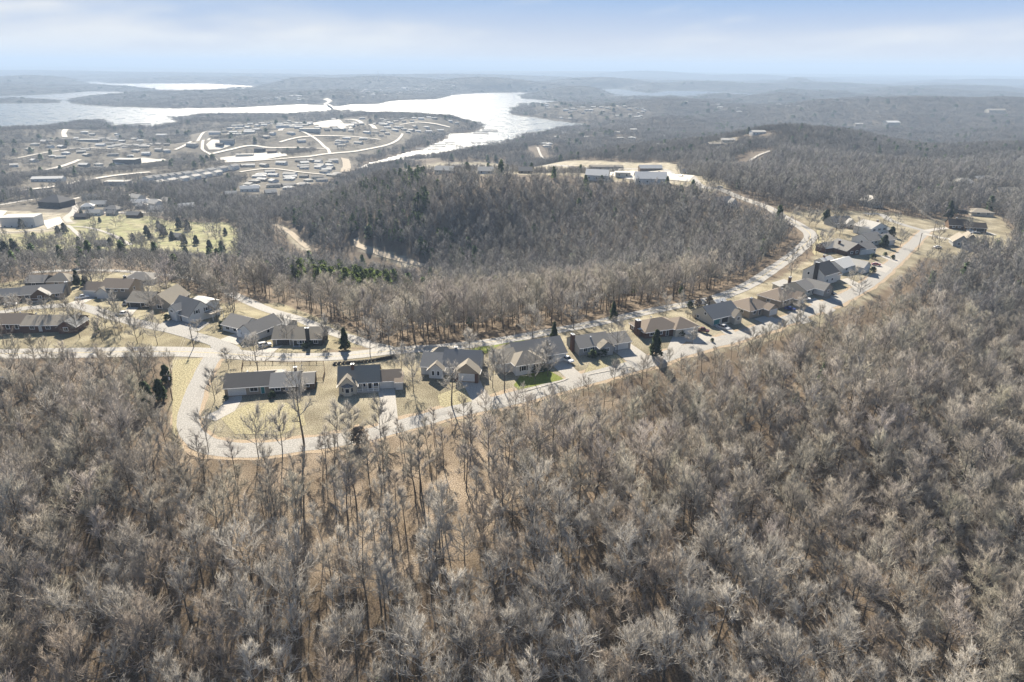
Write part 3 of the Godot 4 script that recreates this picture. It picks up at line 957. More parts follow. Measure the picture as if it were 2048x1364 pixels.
func _ready() -> void:
	# camera, sky, sun, air
	var cam := Camera3D.new()
	cam.name = "camera"
	cam.fov = rad_to_deg(2.0 * atan(682.0 / 1365.0)); cam.near = 1.0; cam.far = 60000.0
	cam.position = Vector3(0, 95, 0)
	cam.rotation = Vector3(deg_to_rad(-21.87), 0, deg_to_rad(0.4))
	add_child(cam)
	var env := Environment.new()
	env.background_mode = Environment.BG_SKY
	var pan := PanoramaSkyMaterial.new()
	pan.panorama = sky_picture()
	pan.energy_multiplier = 0.225
	env.sky = Sky.new()
	env.sky.sky_material = pan
	env.tonemap_mode = Environment.TONE_MAPPER_LINEAR
	env.tonemap_exposure = 2.8
	env.fog_enabled = true
	env.fog_density = 0.000125
	env.fog_light_color = Color(0.78, 0.88, 1.0)
	env.sdfgi_enabled = true; env.ssao_enabled = true; env.ssil_enabled = true
	var we := WorldEnvironment.new()
	we.name = "world_environment"; we.environment = env
	add_child(we)
	var sun := DirectionalLight3D.new()
	sun.name = "sun"
	sun.light_energy = 1.6; sun.light_color = Color(1.0, 0.955, 0.88); sun.light_angular_distance = 0.5; sun.shadow_enabled = true
	add_child(sun)
	sun.look_at_from_position(Vector3(-sin(SUN_AZ) * cos(SUN_EL), sin(SUN_EL), -cos(SUN_AZ) * cos(SUN_EL)) * 100.0, Vector3.ZERO)
	materials()
	terrain_data()
	rng.seed = 7

	# ------------------------------------------------ ground, lake, roads
	var fields := []
	var straw := Color(0.35, 0.318, 0.225)
	var pale := Color(0.42, 0.385, 0.29)
	var meadow := Color(0.33, 0.36, 0.16)
	var hay := Color(0.40, 0.365, 0.24)
	var bare := Color(0.56, 0.52, 0.45)
	for a in [
		[[Vector2(-121.0, -224.0), Vector2(-104.7, -225.8), Vector2(-81.7, -221.0), Vector2(-47.8, -228.3), Vector2(-22.8, -232.3), Vector2(14.8, -249.4), Vector2(47.1, -268.3), Vector2(84.5, -292.2), Vector2(100.9, -301.8), Vector2(134.3, -330.2), Vector2(173.1, -380.1), Vector2(194.3, -431.6), Vector2(201.9, -477.5), Vector2(197.3, -503.6), Vector2(230.9, -513.5), Vector2(287.2, -519.6), Vector2(305.4, -497.5), Vector2(383.1, -536.0), Vector2(317.2, -417.9), Vector2(252.6, -383.8), Vector2(238.4, -384.8), Vector2(203.7, -346.3), Vector2(166.8, -302.8), Vector2(129.1, -268.3), Vector2(92.3, -245.3), Vector2(47.4, -213.5), Vector2(12.1, -192.4), Vector2(-17.8, -174.6), Vector2(-33.7, -165.4), Vector2(-53.4, -156.3), Vector2(-78.1, -154.9), Vector2(-93.3, -163.5), Vector2(-106.0, -189.4)], straw, pale],
		[[Vector2(-279.6, -311.6), Vector2(-249.6, -339.2), Vector2(-201.9, -351.9), Vector2(-168.8, -327.3), Vector2(-131.2, -285.5), Vector2(-105.5, -293.9), Vector2(-75.3, -264.5), Vector2(-48.6, -232.5), Vector2(-81.7, -221.0), Vector2(-123.8, -224.2), Vector2(-210.5, -226.4)], straw, hay],
		[[Vector2(-379.1, -463.3), Vector2(-496.9, -614.7), Vector2(-482.6, -697.8), Vector2(-496.0, -757.1), Vector2(-426.3, -784.5), Vector2(-385.3, -750.5), Vector2(-335.3, -737.2), Vector2(-309.7, -734.7), Vector2(-262.5, -659.1), Vector2(-241.9, -579.6), Vector2(-250.4, -537.7), Vector2(-287.8, -499.5), Vector2(-314.6, -470.0)], meadow, hay],
		[[Vector2(-630.9, -791.2), Vector2(-603.6, -854.5), Vector2(-535.9, -825.1), Vector2(-468.2, -723.3), Vector2(-453.6, -667.0), Vector2(-478.2, -626.3), Vector2(-525.5, -651.9)], hay, bare],
		[[Vector2(-205.3, -1263.5), Vector2(-150.2, -1342.5), Vector2(-26.2, -1383.1), Vector2(94.5, -1166.2), Vector2(224.2, -1001.6), Vector2(227.3, -846.5), Vector2(191.5, -610.1), Vector2(167.3, -585.3), Vector2(141.6, -625.1), Vector2(97.9, -634.9), Vector2(45.6, -677.0), Vector2(-32.1, -672.8)], hay, bare],
		[[Vector2(-673.7, -1516.6), Vector2(-716.9, -1616.2), Vector2(-803.4, -1908.7), Vector2(-634.6, -1640.3), Vector2(-534.1, -1611.3), Vector2(-381.4, -1549.3), Vector2(-352.3, -1466.2), Vector2(-385.2, -1260.2), Vector2(-511.7, -1239.7)], bare, hay],
		[[Vector2(-619.5, -940.2), Vector2(-662.3, -1085.8), Vector2(-640.2, -1131.9), Vector2(-587.0, -1074.9), Vector2(-585.0, -975.3), Vector2(-582.6, -923.8)], hay, straw],
		[[Vector2(-615.8, -1798.3), Vector2(-780.3, -2553.3), Vector2(-568.1, -2413.2), Vector2(-403.0, -2239.5), Vector2(-387.4, -1920.6), Vector2(-479.9, -1758.5), Vector2(-553.6, -1676.3)], bare, hay],
		[[Vector2(-251.3, -707.4), Vector2(-231.7, -687.3), Vector2(-203.4, -641.6), Vector2(-184.5, -607.0), Vector2(-195.2, -612.2), Vector2(-222.2, -656.1)], hay, bare],
		[[Vector2(-141.5, -602.8), Vector2(-128.9, -583.8), Vector2(-93.7, -553.3), Vector2(-70.0, -529.3), Vector2(-81.3, -523.4), Vector2(-111.5, -558.7), Vector2(-134.7, -579.0)], hay, bare],
		[[Vector2(-621.1, -793.4), Vector2(-1326.2, -1762.1), Vector2(-1249.5, -1959.6), Vector2(-1133.0, -2046.2), Vector2(-1031.8, -2104.4), Vector2(-852.9, -2614.1), Vector2(-568.1, -2413.2), Vector2(-238.4, -2321.1), Vector2(-158.6, -2332.2), Vector2(-233.8, -2116.8), Vector2(-270.0, -1759.1), Vector2(-327.6, -1497.3), Vector2(-300.6, -1243.4), Vector2(-315.8, -1021.3), Vector2(-306.6, -826.2), Vector2(-325.7, -753.7), Vector2(-509.3, -791.0)], Color(0.11, 0.105, 0.095), Color(0.25, 0.225, 0.18)],
		[[Vector2(-91.0, -160.0), Vector2(-51.7, -160.3), Vector2(-17.9, -175.9), Vector2(20.3, -196.4), Vector2(36.4, -196.5), Vector2(18.2, -168.9), Vector2(-1.4, -139.6), Vector2(-7.7, -119.6), Vector2(-34.2, -115.2), Vector2(-62.4, -125.3)], Color(0.31, 0.25, 0.185), Color(0.41, 0.34, 0.26)],  # sparse stand: lighter litter, without the shade tone of the dense woods
		[[Vector2(539.3, -2140.1), Vector2(626.1, -2155.2), Vector2(388.7, -1231.3), Vector2(352.7, -1150.9), Vector2(327.1, -1239.7)], hay, bare]]:
		var poly := PackedVector2Array(a[0])
		var b := Rect2(poly[0], Vector2.ZERO)
		for p in poly: b = b.expand(p)
		fields.append([poly, b, a[1], a[2]])
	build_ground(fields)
	for k in [3, 4]: clear_area(fields[k][0])
	for k in [0, 1, 2]: thin_area(fields[k][0])
	for k in [8, 9]: clear_area(fields[k][0])
	var lake := PlaneMesh.new()
	lake.size = Vector2(17000, 11500)
	var lk := structure("lake", lake, M.water)
	lk.position = Vector3(-500, LAKE, -7000)

	var street := [Vector2(-105.1, -223.1), Vector2(-104.8, -218.9), Vector2(-102.8, -206.2), Vector2(-99.2, -191.2), Vector2(-94.6, -177.0), Vector2(-89.6, -167.8), Vector2(-81.4, -161.6), Vector2(-70.4, -159.4), Vector2(-57.7, -162.2), Vector2(-42.3, -167.1), Vector2(-32.0, -172.8), Vector2(-18.4, -181.2), Vector2(-3.6, -189.1), Vector2(12.4, -198.8), Vector2(29.7, -209.0), Vector2(48.7, -220.9), Vector2(70.5, -236.8), Vector2(95.8, -256.6), Vector2(123.5, -276.3), Vector2(151.0, -299.5), Vector2(178.8, -328.1), Vector2(214.4, -372.4), Vector2(241.6, -407.2), Vector2(267.2, -440.5), Vector2(277.9, -454.3)]
	structure("street", ribbon(street, 6.2, 0.08, 2.0, 4, 0.5), M.asphalt)
	clear_line(street, 6.0)
	clear_line(street.slice(18), 10.5)
	structure("verge", ribbon(street, 9.0, 0.05, 2.0, 4, 1.6), M.litter)
	rng.seed = 19
	var along := smooth_line(street, 4.0)
	for k in 16:
		var c: Vector2 = along[10 + k * 7]
		var e: Vector2 = (along[11 + k * 7] - c).normalized()
		var f2 := e.orthogonal()
		var o2 := c + f2 * rng.randf_range(-1.6, 1.6)
		var l2 := rng.randf_range(1.0, 4.0)
		var w2 := rng.randf_range(0.4, 1.1)
		structure("road_patch", sheet(PackedVector2Array([o2 - e * l2 - f2 * w2, o2 + e * l2 - f2 * w2, o2 + e * l2 + f2 * w2, o2 - e * l2 + f2 * w2]), 0.10), M.patch)
	var main := [Vector2(-211.6, -227.7), Vector2(-194.6, -227.2), Vector2(-166.4, -226.2), Vector2(-129.8, -225.4), Vector2(-105.5, -223.1), Vector2(-83.1, -220.0), Vector2(-60.5, -220.7), Vector2(-42.0, -225.9), Vector2(-22.6, -230.5), Vector2(-4.5, -237.1), Vector2(14.7, -247.2), Vector2(35.5, -259.0), Vector2(66.6, -281.7), Vector2(92.6, -296.1), Vector2(115.8, -319.3), Vector2(146.4, -362.7), Vector2(169.3, -395.0), Vector2(184.7, -418.8), Vector2(192.0, -435.3), Vector2(194.8, -453.2), Vector2(195.1, -470.7), Vector2(194.2, -494.0), Vector2(194.4, -523.4), Vector2(186.1, -559.8), Vector2(179.7, -601.0), Vector2(166.9, -634.5), Vector2(200.3, -877.6), Vector2(187.0, -954.0), Vector2(94.1, -1063.8), Vector2(-25.2, -1332.7), Vector2(-162.4, -1284.0)]
	structure("main_road", ribbon(main, 8.0, 0.10, 2.5, 4, 0.4), M.main_asphalt)
	clear_line(main.slice(0, 22), 7.5)
	clear_line(main.slice(20), 5.5)
	structure("road_line", ribbon(main.slice(0, 24), 0.16, 0.125, 2.5, 1), M.line_paint)
	var side := [Vector2(-100.1, -225.9), Vector2(-109.5, -233.1), Vector2(-117.8, -237.9), Vector2(-129.3, -244.8), Vector2(-143.2, -251.5), Vector2(-160.3, -261.0), Vector2(-173.8, -270.6), Vector2(-184.7, -277.8), Vector2(-191.9, -281.2), Vector2(-205.2, -279.3), Vector2(-213.0, -276.7), Vector2(-229.0, -265.4)]
	structure("side_street", ribbon(side, 6.0, 0.09, 2.0, 4, 0.4), M.asphalt)
	clear_line(side, 6.0)
	var back := [Vector2(-44.8, -227.6), Vector2(-51.7, -232.6), Vector2(-60.7, -241.2), Vector2(-73.4, -252.1), Vector2(-87.2, -264.8), Vector2(-100.7, -273.7), Vector2(-110.3, -282.4), Vector2(-130.6, -305.9), Vector2(-154.6, -334.4), Vector2(-179.0, -348.3), Vector2(-223.3, -356.5), Vector2(-260.7, -355.3)]
	structure("back_road", ribbon(back, 6.5, 0.09, 2.0, 4, 0.4), M.main_asphalt)
	clear_line(back.slice(0, 8), 8.0)
	var spur := [Vector2(277.9, -454.3), Vector2(274.3, -461.9), Vector2(271.0, -473.3), Vector2(269.9, -486.3), Vector2(274.3, -509.4), Vector2(261.0, -505.3)]
	structure("side_street", ribbon(spur, 6.0, 0.085, 2.0, 4, 0.3), M.asphalt)
	clear_line(spur, 8.0)
	var lane := [Vector2(271.7, -445.7), Vector2(276.2, -437.8), Vector2(285.1, -433.9), Vector2(294.6, -432.8)]
	structure("lane", ribbon(lane, 4.5, 0.085, 2.0, 3, 0.3), M.concrete)
	clear_line(lane, 8.0)
	var lane2 := [Vector2(277.9, -454.3), Vector2(304.2, -470.7), Vector2(323.2, -467.3), Vector2(326.8, -456.9)]
	structure("lane", ribbon(lane2, 4.5, 0.09, 2.0, 3, 0.3), M.concrete)
	clear_line(lane2, 8.0)
	for r in [
		[[Vector2(-388.2, -583.2), Vector2(-395.2, -615.0), Vector2(-461.0, -700.5), Vector2(-463.0, -689.7), Vector2(-474.2, -661.1), Vector2(-487.6, -639.3)], 4.0, "concrete"],
		[[Vector2(-454.3, -698.0), Vector2(-433.5, -691.6), Vector2(-401.1, -665.7), Vector2(-370.2, -632.0), Vector2(-338.0, -591.7)], 4.0, "concrete"],
		[[Vector2(-473.4, -723.1), Vector2(-496.3, -753.9), Vector2(-519.7, -808.2), Vector2(-554.3, -860.6), Vector2(-593.3, -898.1), Vector2(-615.8, -872.9), Vector2(-624.7, -831.4)], 7.0, "concrete"],
		[[Vector2(-500.6, -767.2), Vector2(-489.9, -782.8), Vector2(-445.8, -792.0), Vector2(-410.1, -802.3), Vector2(-372.1, -823.5), Vector2(-347.4, -845.4)], 6.0, "far_road"],
		[[Vector2(-680.6, -911.1), Vector2(-666.1, -949.3), Vector2(-651.9, -981.4), Vector2(-644.3, -1041.2), Vector2(-629.2, -1096.5), Vector2(-596.8, -1142.5)], 9.0, "far_road"],
		[[Vector2(-822.8, -1112.0), Vector2(-834.0, -1199.5), Vector2(-836.5, -1271.5), Vector2(-848.4, -1370.1)], 8.0, "far_road"],
		[[Vector2(-568.8, -879.3), Vector2(-563.4, -937.3), Vector2(-519.9, -932.2), Vector2(-471.7, -890.1)], 5.0, "far_road"],
		[[Vector2(-783.6, -1374.0), Vector2(-750.8, -1405.5), Vector2(-721.4, -1449.8)], 12.0, "far_road"],
		[[Vector2(-308.3, -1973.3), Vector2(-297.2, -1856.9), Vector2(-296.6, -1756.6), Vector2(-320.7, -1664.7), Vector2(-350.1, -1570.5), Vector2(-387.8, -1486.2), Vector2(-417.0, -1370.9), Vector2(-456.1, -1312.8), Vector2(-504.5, -1267.6)], 6.0, "far_road"],
		[[Vector2(-504.5, -1267.6), Vector2(-637.8, -1497.7), Vector2(-679.7, -1545.6), Vector2(-700.3, -1589.6), Vector2(-795.4, -1849.2), Vector2(-776.9, -1875.2)], 6.0, "far_road"],
		[[Vector2(-656.7, -1533.2), Vector2(-634.5, -1576.2), Vector2(-605.9, -1622.7), Vector2(-560.9, -1624.1), Vector2(-483.6, -1635.6), Vector2(-416.8, -1558.8)], 8.0, "far_road"],
		[[Vector2(-1172.5, -1851.4), Vector2(-1200.7, -1896.0), Vector2(-1229.6, -1955.9)], 12.0, "far_road"],
		[[Vector2(-354.6, -1476.6), Vector2(-334.6, -1405.4), Vector2(-300.6, -1243.4)], 16.0, "dirt"],
		[[Vector2(-248.2, -701.4), Vector2(-223.1, -667.4), Vector2(-204.4, -639.7), Vector2(-188.0, -614.7)], 5.0, "dirt"],
		[[Vector2(-139.6, -600.0), Vector2(-135.8, -587.1), Vector2(-114.0, -566.2), Vector2(-97.0, -550.1), Vector2(-71.6, -528.9)], 4.5, "dirt"],
		[[Vector2(377.3, -1035.7), Vector2(333.4, -959.3), Vector2(308.1, -917.5), Vector2(289.7, -880.2)], 4.0, "concrete"],
		[[Vector2(54.7, -1599.0), Vector2(58.8, -1490.8), Vector2(70.3, -1438.0)], 5.0, "concrete"],
		[[Vector2(-958.0, -1331.6), Vector2(-969.4, -1421.7), Vector2(-963.4, -1511.5), Vector2(-941.0, -1565.2), Vector2(-837.8, -1498.5)], 6.0, "far_road"],
		[[Vector2(-465.2, -1184.3), Vector2(-428.2, -1227.0), Vector2(-367.8, -1200.3), Vector2(-321.5, -1186.9)], 6.0, "far_road"],
		[[Vector2(-553.6, -1676.3), Vector2(-523.1, -1736.9), Vector2(-461.6, -1784.9), Vector2(-389.5, -1799.6), Vector2(-330.9, -1755.8)], 7.0, "far_road"],
		[[Vector2(-540.0, -1798.6), Vector2(-467.1, -1707.2), Vector2(-387.8, -1486.2)], 7.0, "far_road"],
		[[Vector2(-734.3, -1527.2), Vector2(-741.3, -1619.5), Vector2(-832.7, -1882.0), Vector2(-876.6, -2053.4), Vector2(-801.0, -2048.6)], 7.0, "far_road"],
		[[Vector2(-340.0, -2137.2), Vector2(-303.0, -2197.7), Vector2(-245.9, -2236.0), Vector2(-199.2, -2236.3)], 6.0, "far_road"],
		[[Vector2(-586.8, -1787.1), Vector2(-637.0, -2127.0), Vector2(-520.0, -1916.9), Vector2(-568.3, -2306.2)], 12.0, "far_road"],
		[[Vector2(-555.3, -2356.7), Vector2(-499.6, -2325.2), Vector2(-400.7, -2026.5), Vector2(-383.3, -1971.0)], 14.0, "far_road"],
		[[Vector2(-321.7, -897.0), Vector2(-328.9, -970.0), Vector2(-315.8, -1021.3), Vector2(-291.1, -1068.8)], 5.0, "far_road"]]:
		var far: bool = r[0][0].y < -900.0
		structure("road", ribbon(r[0], r[1], 1.2 if far else 0.3, 6.0 if far else 3.0, 3, r[1] * 0.12), M[r[2]])
		clear_line(r[0], r[1] * 0.6 + (9.0 if far else 4.0))
		if r[2] == "dirt":
			for p in smooth_line(r[0], 6.0):
				for k in 4: keep_clear(p * (1.0 - 6.0 * k / p.length()), 5.0)
		if far:
			for p in smooth_line(r[0], 14.0): keep_clear(p * (1.0 - 18.0 / p.length()), 6.0)

	# paved yards and driveways, green lawns, kerbs
	drive("driveway", [Vector2(-90.6, -176.3), Vector2(-85.1, -173.7), Vector2(-81.6, -178.9), Vector2(-82.0, -185.7), Vector2(-83.5, -189.8), Vector2(-87.1, -189.5), Vector2(-87.1, -186.2), Vector2(-87.0, -180.0)], "concrete")
	drive("driveway", [Vector2(-42.7, -195.2), Vector2(-37.3, -196.1), Vector2(-33.2, -176.7), Vector2(-31.9, -172.0), Vector2(-38.0, -171.1), Vector2(-40.3, -187.1)], "concrete")
	drive("driveway", [Vector2(-17.5, -202.0), Vector2(-10.9, -203.4), Vector2(-8.8, -195.7), Vector2(-5.9, -189.6), Vector2(-9.6, -185.7), Vector2(-12.0, -187.4), Vector2(-14.9, -196.1)], "concrete")
	drive("driveway", [Vector2(12.2, -216.8), Vector2(18.3, -221.1), Vector2(21.5, -211.8), Vector2(24.7, -206.2), Vector2(19.2, -203.4), Vector2(16.2, -209.0)], "concrete")
	drive("driveway", [Vector2(36.3, -226.4), Vector2(43.9, -233.1), Vector2(49.2, -223.4), Vector2(47.9, -220.1), Vector2(41.3, -216.4), Vector2(39.1, -221.8)], "concrete")
	drive("driveway", [Vector2(61.6, -243.1), Vector2(71.4, -251.9), Vector2(77.2, -247.8), Vector2(82.1, -246.9), Vector2(77.8, -242.7), Vector2(70.9, -238.6), Vector2(65.7, -239.1), Vector2(62.8, -234.6), Vector2(59.1, -227.7), Vector2(55.3, -225.6), Vector2(57.5, -232.7)], "concrete")
	drive("driveway", [Vector2(81.5, -260.1), Vector2(87.7, -264.2), Vector2(89.7, -253.7), Vector2(93.8, -254.0), Vector2(89.9, -250.3), Vector2(84.3, -252.1)], "concrete")
	drive("driveway", [Vector2(101.6, -269.9), Vector2(108.9, -274.5), Vector2(112.8, -270.3), Vector2(109.4, -265.4), Vector2(104.9, -265.7)], "concrete")
	drive("driveway", [Vector2(118.9, -278.6), Vector2(123.6, -282.3), Vector2(127.3, -271.5), Vector2(121.7, -267.9), Vector2(120.1, -273.9)], "concrete")
	drive("driveway", [Vector2(132.0, -292.7), Vector2(138.6, -297.7), Vector2(143.1, -285.4), Vector2(136.6, -278.9), Vector2(134.5, -286.4)], "concrete")
	drive("driveway", [Vector2(147.1, -308.0), Vector2(151.8, -312.4), Vector2(152.6, -297.7), Vector2(147.7, -294.1)], "concrete")
	drive("driveway", [Vector2(163.6, -328.2), Vector2(169.4, -332.6), Vector2(173.6, -319.8), Vector2(166.8, -312.2)], "concrete")
	drive("driveway", [Vector2(194.8, -362.4), Vector2(201.7, -368.4), Vector2(204.7, -357.8), Vector2(196.7, -347.5), Vector2(194.3, -351.7)], "concrete")
	drive("driveway", [Vector2(209.3, -380.5), Vector2(215.0, -383.7), Vector2(218.8, -375.3), Vector2(213.4, -367.7)], "concrete")
	drive("driveway", [Vector2(-195.0, -284.3), Vector2(-192.9, -294.6), Vector2(-188.0, -292.8), Vector2(-187.9, -282.4)], "concrete")
	drive("driveway", [Vector2(-160.5, -261.0), Vector2(-162.6, -267.8), Vector2(-165.3, -280.0), Vector2(-160.5, -278.3), Vector2(-156.5, -263.4)], "concrete")
	drive("driveway", [Vector2(-139.4, -249.0), Vector2(-138.8, -260.1), Vector2(-126.4, -257.3), Vector2(-120.1, -254.2), Vector2(-120.1, -244.2), Vector2(-127.0, -243.2)], "asphalt")
	drive("driveway", [Vector2(-108.6, -235.6), Vector2(-104.7, -243.8), Vector2(-99.1, -239.9), Vector2(-100.4, -230.6)], "concrete")
	drive("driveway", [Vector2(-93.5, -224.3), Vector2(-85.5, -230.7), Vector2(-84.1, -231.8), Vector2(-85.3, -223.7)], "concrete")
	drive("driveway", [Vector2(-109.4, -228.4), Vector2(-108.4, -235.1), Vector2(-99.4, -228.7), Vector2(-94.9, -223.3), Vector2(-103.9, -223.5)], "asphalt", 0.13)
	drive("terrace", [Vector2(-86.1, -207.6), Vector2(-75.9, -209.1), Vector2(-73.8, -204.7), Vector2(-85.2, -204.2)], "concrete")
	drive("terrace", [Vector2(53.4, -259.8), Vector2(60.8, -266.3), Vector2(61.6, -261.9), Vector2(54.7, -255.6)], "concrete")
	drive("parking_lot", [Vector2(76.9, -696.8), Vector2(160.5, -957.5), Vector2(202.5, -899.9), Vector2(178.1, -680.8), Vector2(160.1, -630.7), Vector2(141.3, -637.3), Vector2(108.7, -639.8), Vector2(91.1, -660.4)], "far_road", 0.4)
	drive("parking_lot", [Vector2(-562.0, -742.4), Vector2(-589.0, -793.1), Vector2(-625.9, -800.0), Vector2(-615.8, -756.2)], "far_road", 0.4)
	drive("parking_lot", [Vector2(-511.3, -735.0), Vector2(-508.4, -761.6), Vector2(-477.7, -719.7), Vector2(-468.1, -677.9)], "far_road", 0.35)
	drive("parking_lot", [Vector2(-693.5, -1592.1), Vector2(-705.1, -1657.9), Vector2(-670.2, -1643.3), Vector2(-642.7, -1605.3), Vector2(-653.1, -1567.1), Vector2(-673.3, -1557.0)], "far_road", 1.0)
	drive("parking_lot", [Vector2(-631.6, -1509.3), Vector2(-585.2, -1560.9), Vector2(-526.9, -1588.0), Vector2(-442.7, -1375.8), Vector2(-468.9, -1295.7), Vector2(-519.1, -1258.7)], "far_road", 1.0)
	drive("parking_lot", [Vector2(-794.2, -1413.9), Vector2(-759.2, -1444.3), Vector2(-729.4, -1445.1), Vector2(-754.8, -1393.6)], "far_road", 1.0)
	drive("parking_lot", [Vector2(-730.4, -2501.3), Vector2(-572.7, -2360.4), Vector2(-431.1, -2003.6), Vector2(-435.8, -1897.8), Vector2(-504.6, -1857.7)], "far_road", 1.0)
	drive("lawn", [Vector2(2.7, -194.5), Vector2(0.7, -199.3), Vector2(2.7, -205.3), Vector2(11.6, -210.9), Vector2(17.3, -205.0), Vector2(12.5, -200.5)], "lawn_green", 0.07)
	drive("lawn", [Vector2(-15.1, -226.4), Vector2(-12.6, -230.8), Vector2(4.9, -238.8), Vector2(4.8, -236.4), Vector2(-4.4, -231.6), Vector2(-8.7, -223.7), Vector2(-12.0, -218.4)], "lawn_green", 0.07)
	drive("lawn", [Vector2(63.4, -232.4), Vector2(69.8, -240.4), Vector2(75.1, -240.1), Vector2(72.0, -235.3), Vector2(65.4, -231.4)], "lawn_olive", 0.07)
	drive("lawn", [Vector2(24.4, -209.9), Vector2(27.1, -216.5), Vector2(37.1, -224.2), Vector2(41.2, -215.4), Vector2(29.6, -208.4)], "lawn_olive", 0.06)
	drive("lawn", [Vector2(-21.7, -184.6), Vector2(-23.1, -191.0), Vector2(-15.0, -197.7), Vector2(-9.3, -185.8), Vector2(-15.5, -182.3)], "lawn_olive", 0.06)
	drive("lawn", [Vector2(-84.7, -175.5), Vector2(-78.8, -183.6), Vector2(-63.8, -183.8), Vector2(-58.6, -171.7), Vector2(-64.4, -166.5), Vector2(-77.0, -166.7)], "lawn_olive", 0.06)
	drive("lawn", [Vector2(-93.3, -163.5), Vector2(-118.3, -217.9), Vector2(-109.1, -219.0), Vector2(-104.5, -216.4), Vector2(-100.8, -188.4), Vector2(-94.0, -170.5)], "lawn_olive", 0.055)
	drive("lawn", [Vector2(173.7, -386.4), Vector2(192.3, -432.1), Vector2(205.6, -452.8), Vector2(186.6, -403.6), Vector2(172.1, -377.8)], "lawn_olive", 0.055)
	drive("lawn", [Vector2(296.5, -413.1), Vector2(324.8, -456.3), Vector2(331.0, -458.0), Vector2(288.8, -391.9), Vector2(282.0, -386.0)], "lawn_olive", 0.055)
	for k in [[Vector2(1.9, -194.7), Vector2(9.2, -199.2), Vector2(17.2, -204.1), Vector2(18.7, -205.8)], [Vector2(25.6, -208.5), Vector2(37.2, -214.1), Vector2(41.3, -216.1)]]:
		structure("kerb", ribbon(k, 0.35, 0.22, 2.0, 1), M.concrete)

	# ------------------------------------------------ houses along the street, from the near corner on
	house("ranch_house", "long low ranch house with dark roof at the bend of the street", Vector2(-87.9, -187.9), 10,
		[[0, 13.6, -10.5, 0, 2.7, 5.0, "x", "tan", "dark"], [13.65, 22.2, -9.5, 1.0, 2.5, 4.6, "x", "dark", "slate"], [22.25, 26.5, -8.5, -0.5, 2.4, 3.9, "x", "wood", "grey"]],  # front wall tones chosen darker to stand for the deep shade there
		[["garage", "f", 0, 3.6, 4.9, 2.2], ["door", "f", 0, 11.2, 1.0, 2.1, "door_teal"], ["window", "f", 0, 8.6, 0.9, 2.2, 1.2], ["window", "f", 1, 15.8, 1.0, 1.5, 1.1], ["window", "f", 1, 19.0, 1.0, 1.5, 1.1], ["window", "f", 2, 24.4, 1.0, 1.2, 1.0], ["window", "l", 0, -5, 1.0, 1.4, 1.1], ["vent", 6, -6.6, 4.5], ["vent", 17, -6, 4.0], ["chimney", 20.5, -6.6, 0.9, 0.7, 5.2, "brick"]], "cream", "dark")
	house("gabled_house", "cream house with brown roof, bay window and white railed porch", Vector2(-54.0, -192.1), 8,
		[[0, 12.6, -9.0, 0, 2.8, 6.2, "x", "", "tan"], [0.4, 5.6, 0.05, 2.6, 2.8, 5.6, "z", "", "tan"], [12.65, 19.0, -7.5, -0.2, 2.6, 4.6, "x", "", "brown"], [17.5, 19.8, -6.0, 0.9, 2.4, 3.4, "x", "white", "brown"]],
		[["bay", 1, 3.0, 3.4, 1.2, 2.6], ["porch", 5.7, 12.5, 0.05, 2.0, 2.7, 5, true], ["window", "f", 0, 7.6, 0.9, 1.4, 1.3], ["door", "f", 0, 9.6, 1.0, 2.1, "wall_dark"], ["window", "f", 0, 11.5, 0.9, 1.4, 1.3], ["garage", "f", 2, 15.1, 4.3, 2.2], ["chimney", 4.4, -3.6, 0.9, 0.9, 7.2, "brick"], ["vent", 9, -6.5, 4.6], ["window", "l", 0, -4.5, 1.0, 1.4, 1.2], ["deck", 2, 9, -12.6, -9.1, 0.8]], "cream", "brown")
	house("gabled_house", "grey roofed house with a small gable and a brick-flanked double garage", Vector2(-29.9, -204.8), -6,
		[[0, 7.0, -10.5, 0, 2.9, 5.6, "x", "", "slate"], [3.2, 7.8, 0.05, 2.4, 2.9, 5.0, "z", "", "tan"], [7.05, 19.2, -12.0, -0.6, 3.0, 6.6, "x", "", "slate"], [12.0, 19.6, -0.55, 3.6, 2.9, 6.0, "z", "tan", "tan"], [1.0, 9.0, -15.5, -10.6, 2.6, 4.4, "hip", "", "tan"]],
		[["window", "f", 1, 4.6, 0.8, 0.8, 1.5], ["window", "f", 1, 6.3, 0.8, 0.8, 1.5], ["window", "l", 0, -5, 1.0, 1.4, 1.3], ["door", "f", 2, 9.4, 1.1, 2.1, "wall_white"], ["window", "f", 2, 11.0, 0.9, 1.2, 1.3], ["garage", "f", 3, 15.8, 5.0, 2.3], ["pier", 12.55, 3.62, 1.1, 2.6, "brick"], ["pier", 19.0, 3.62, 1.1, 2.6, "brick"], ["vent", 16, -8, 5.4], ["chimney", 10.5, -7.2, 0.8, 0.8, 7.0, "stone"]], "white", "slate")
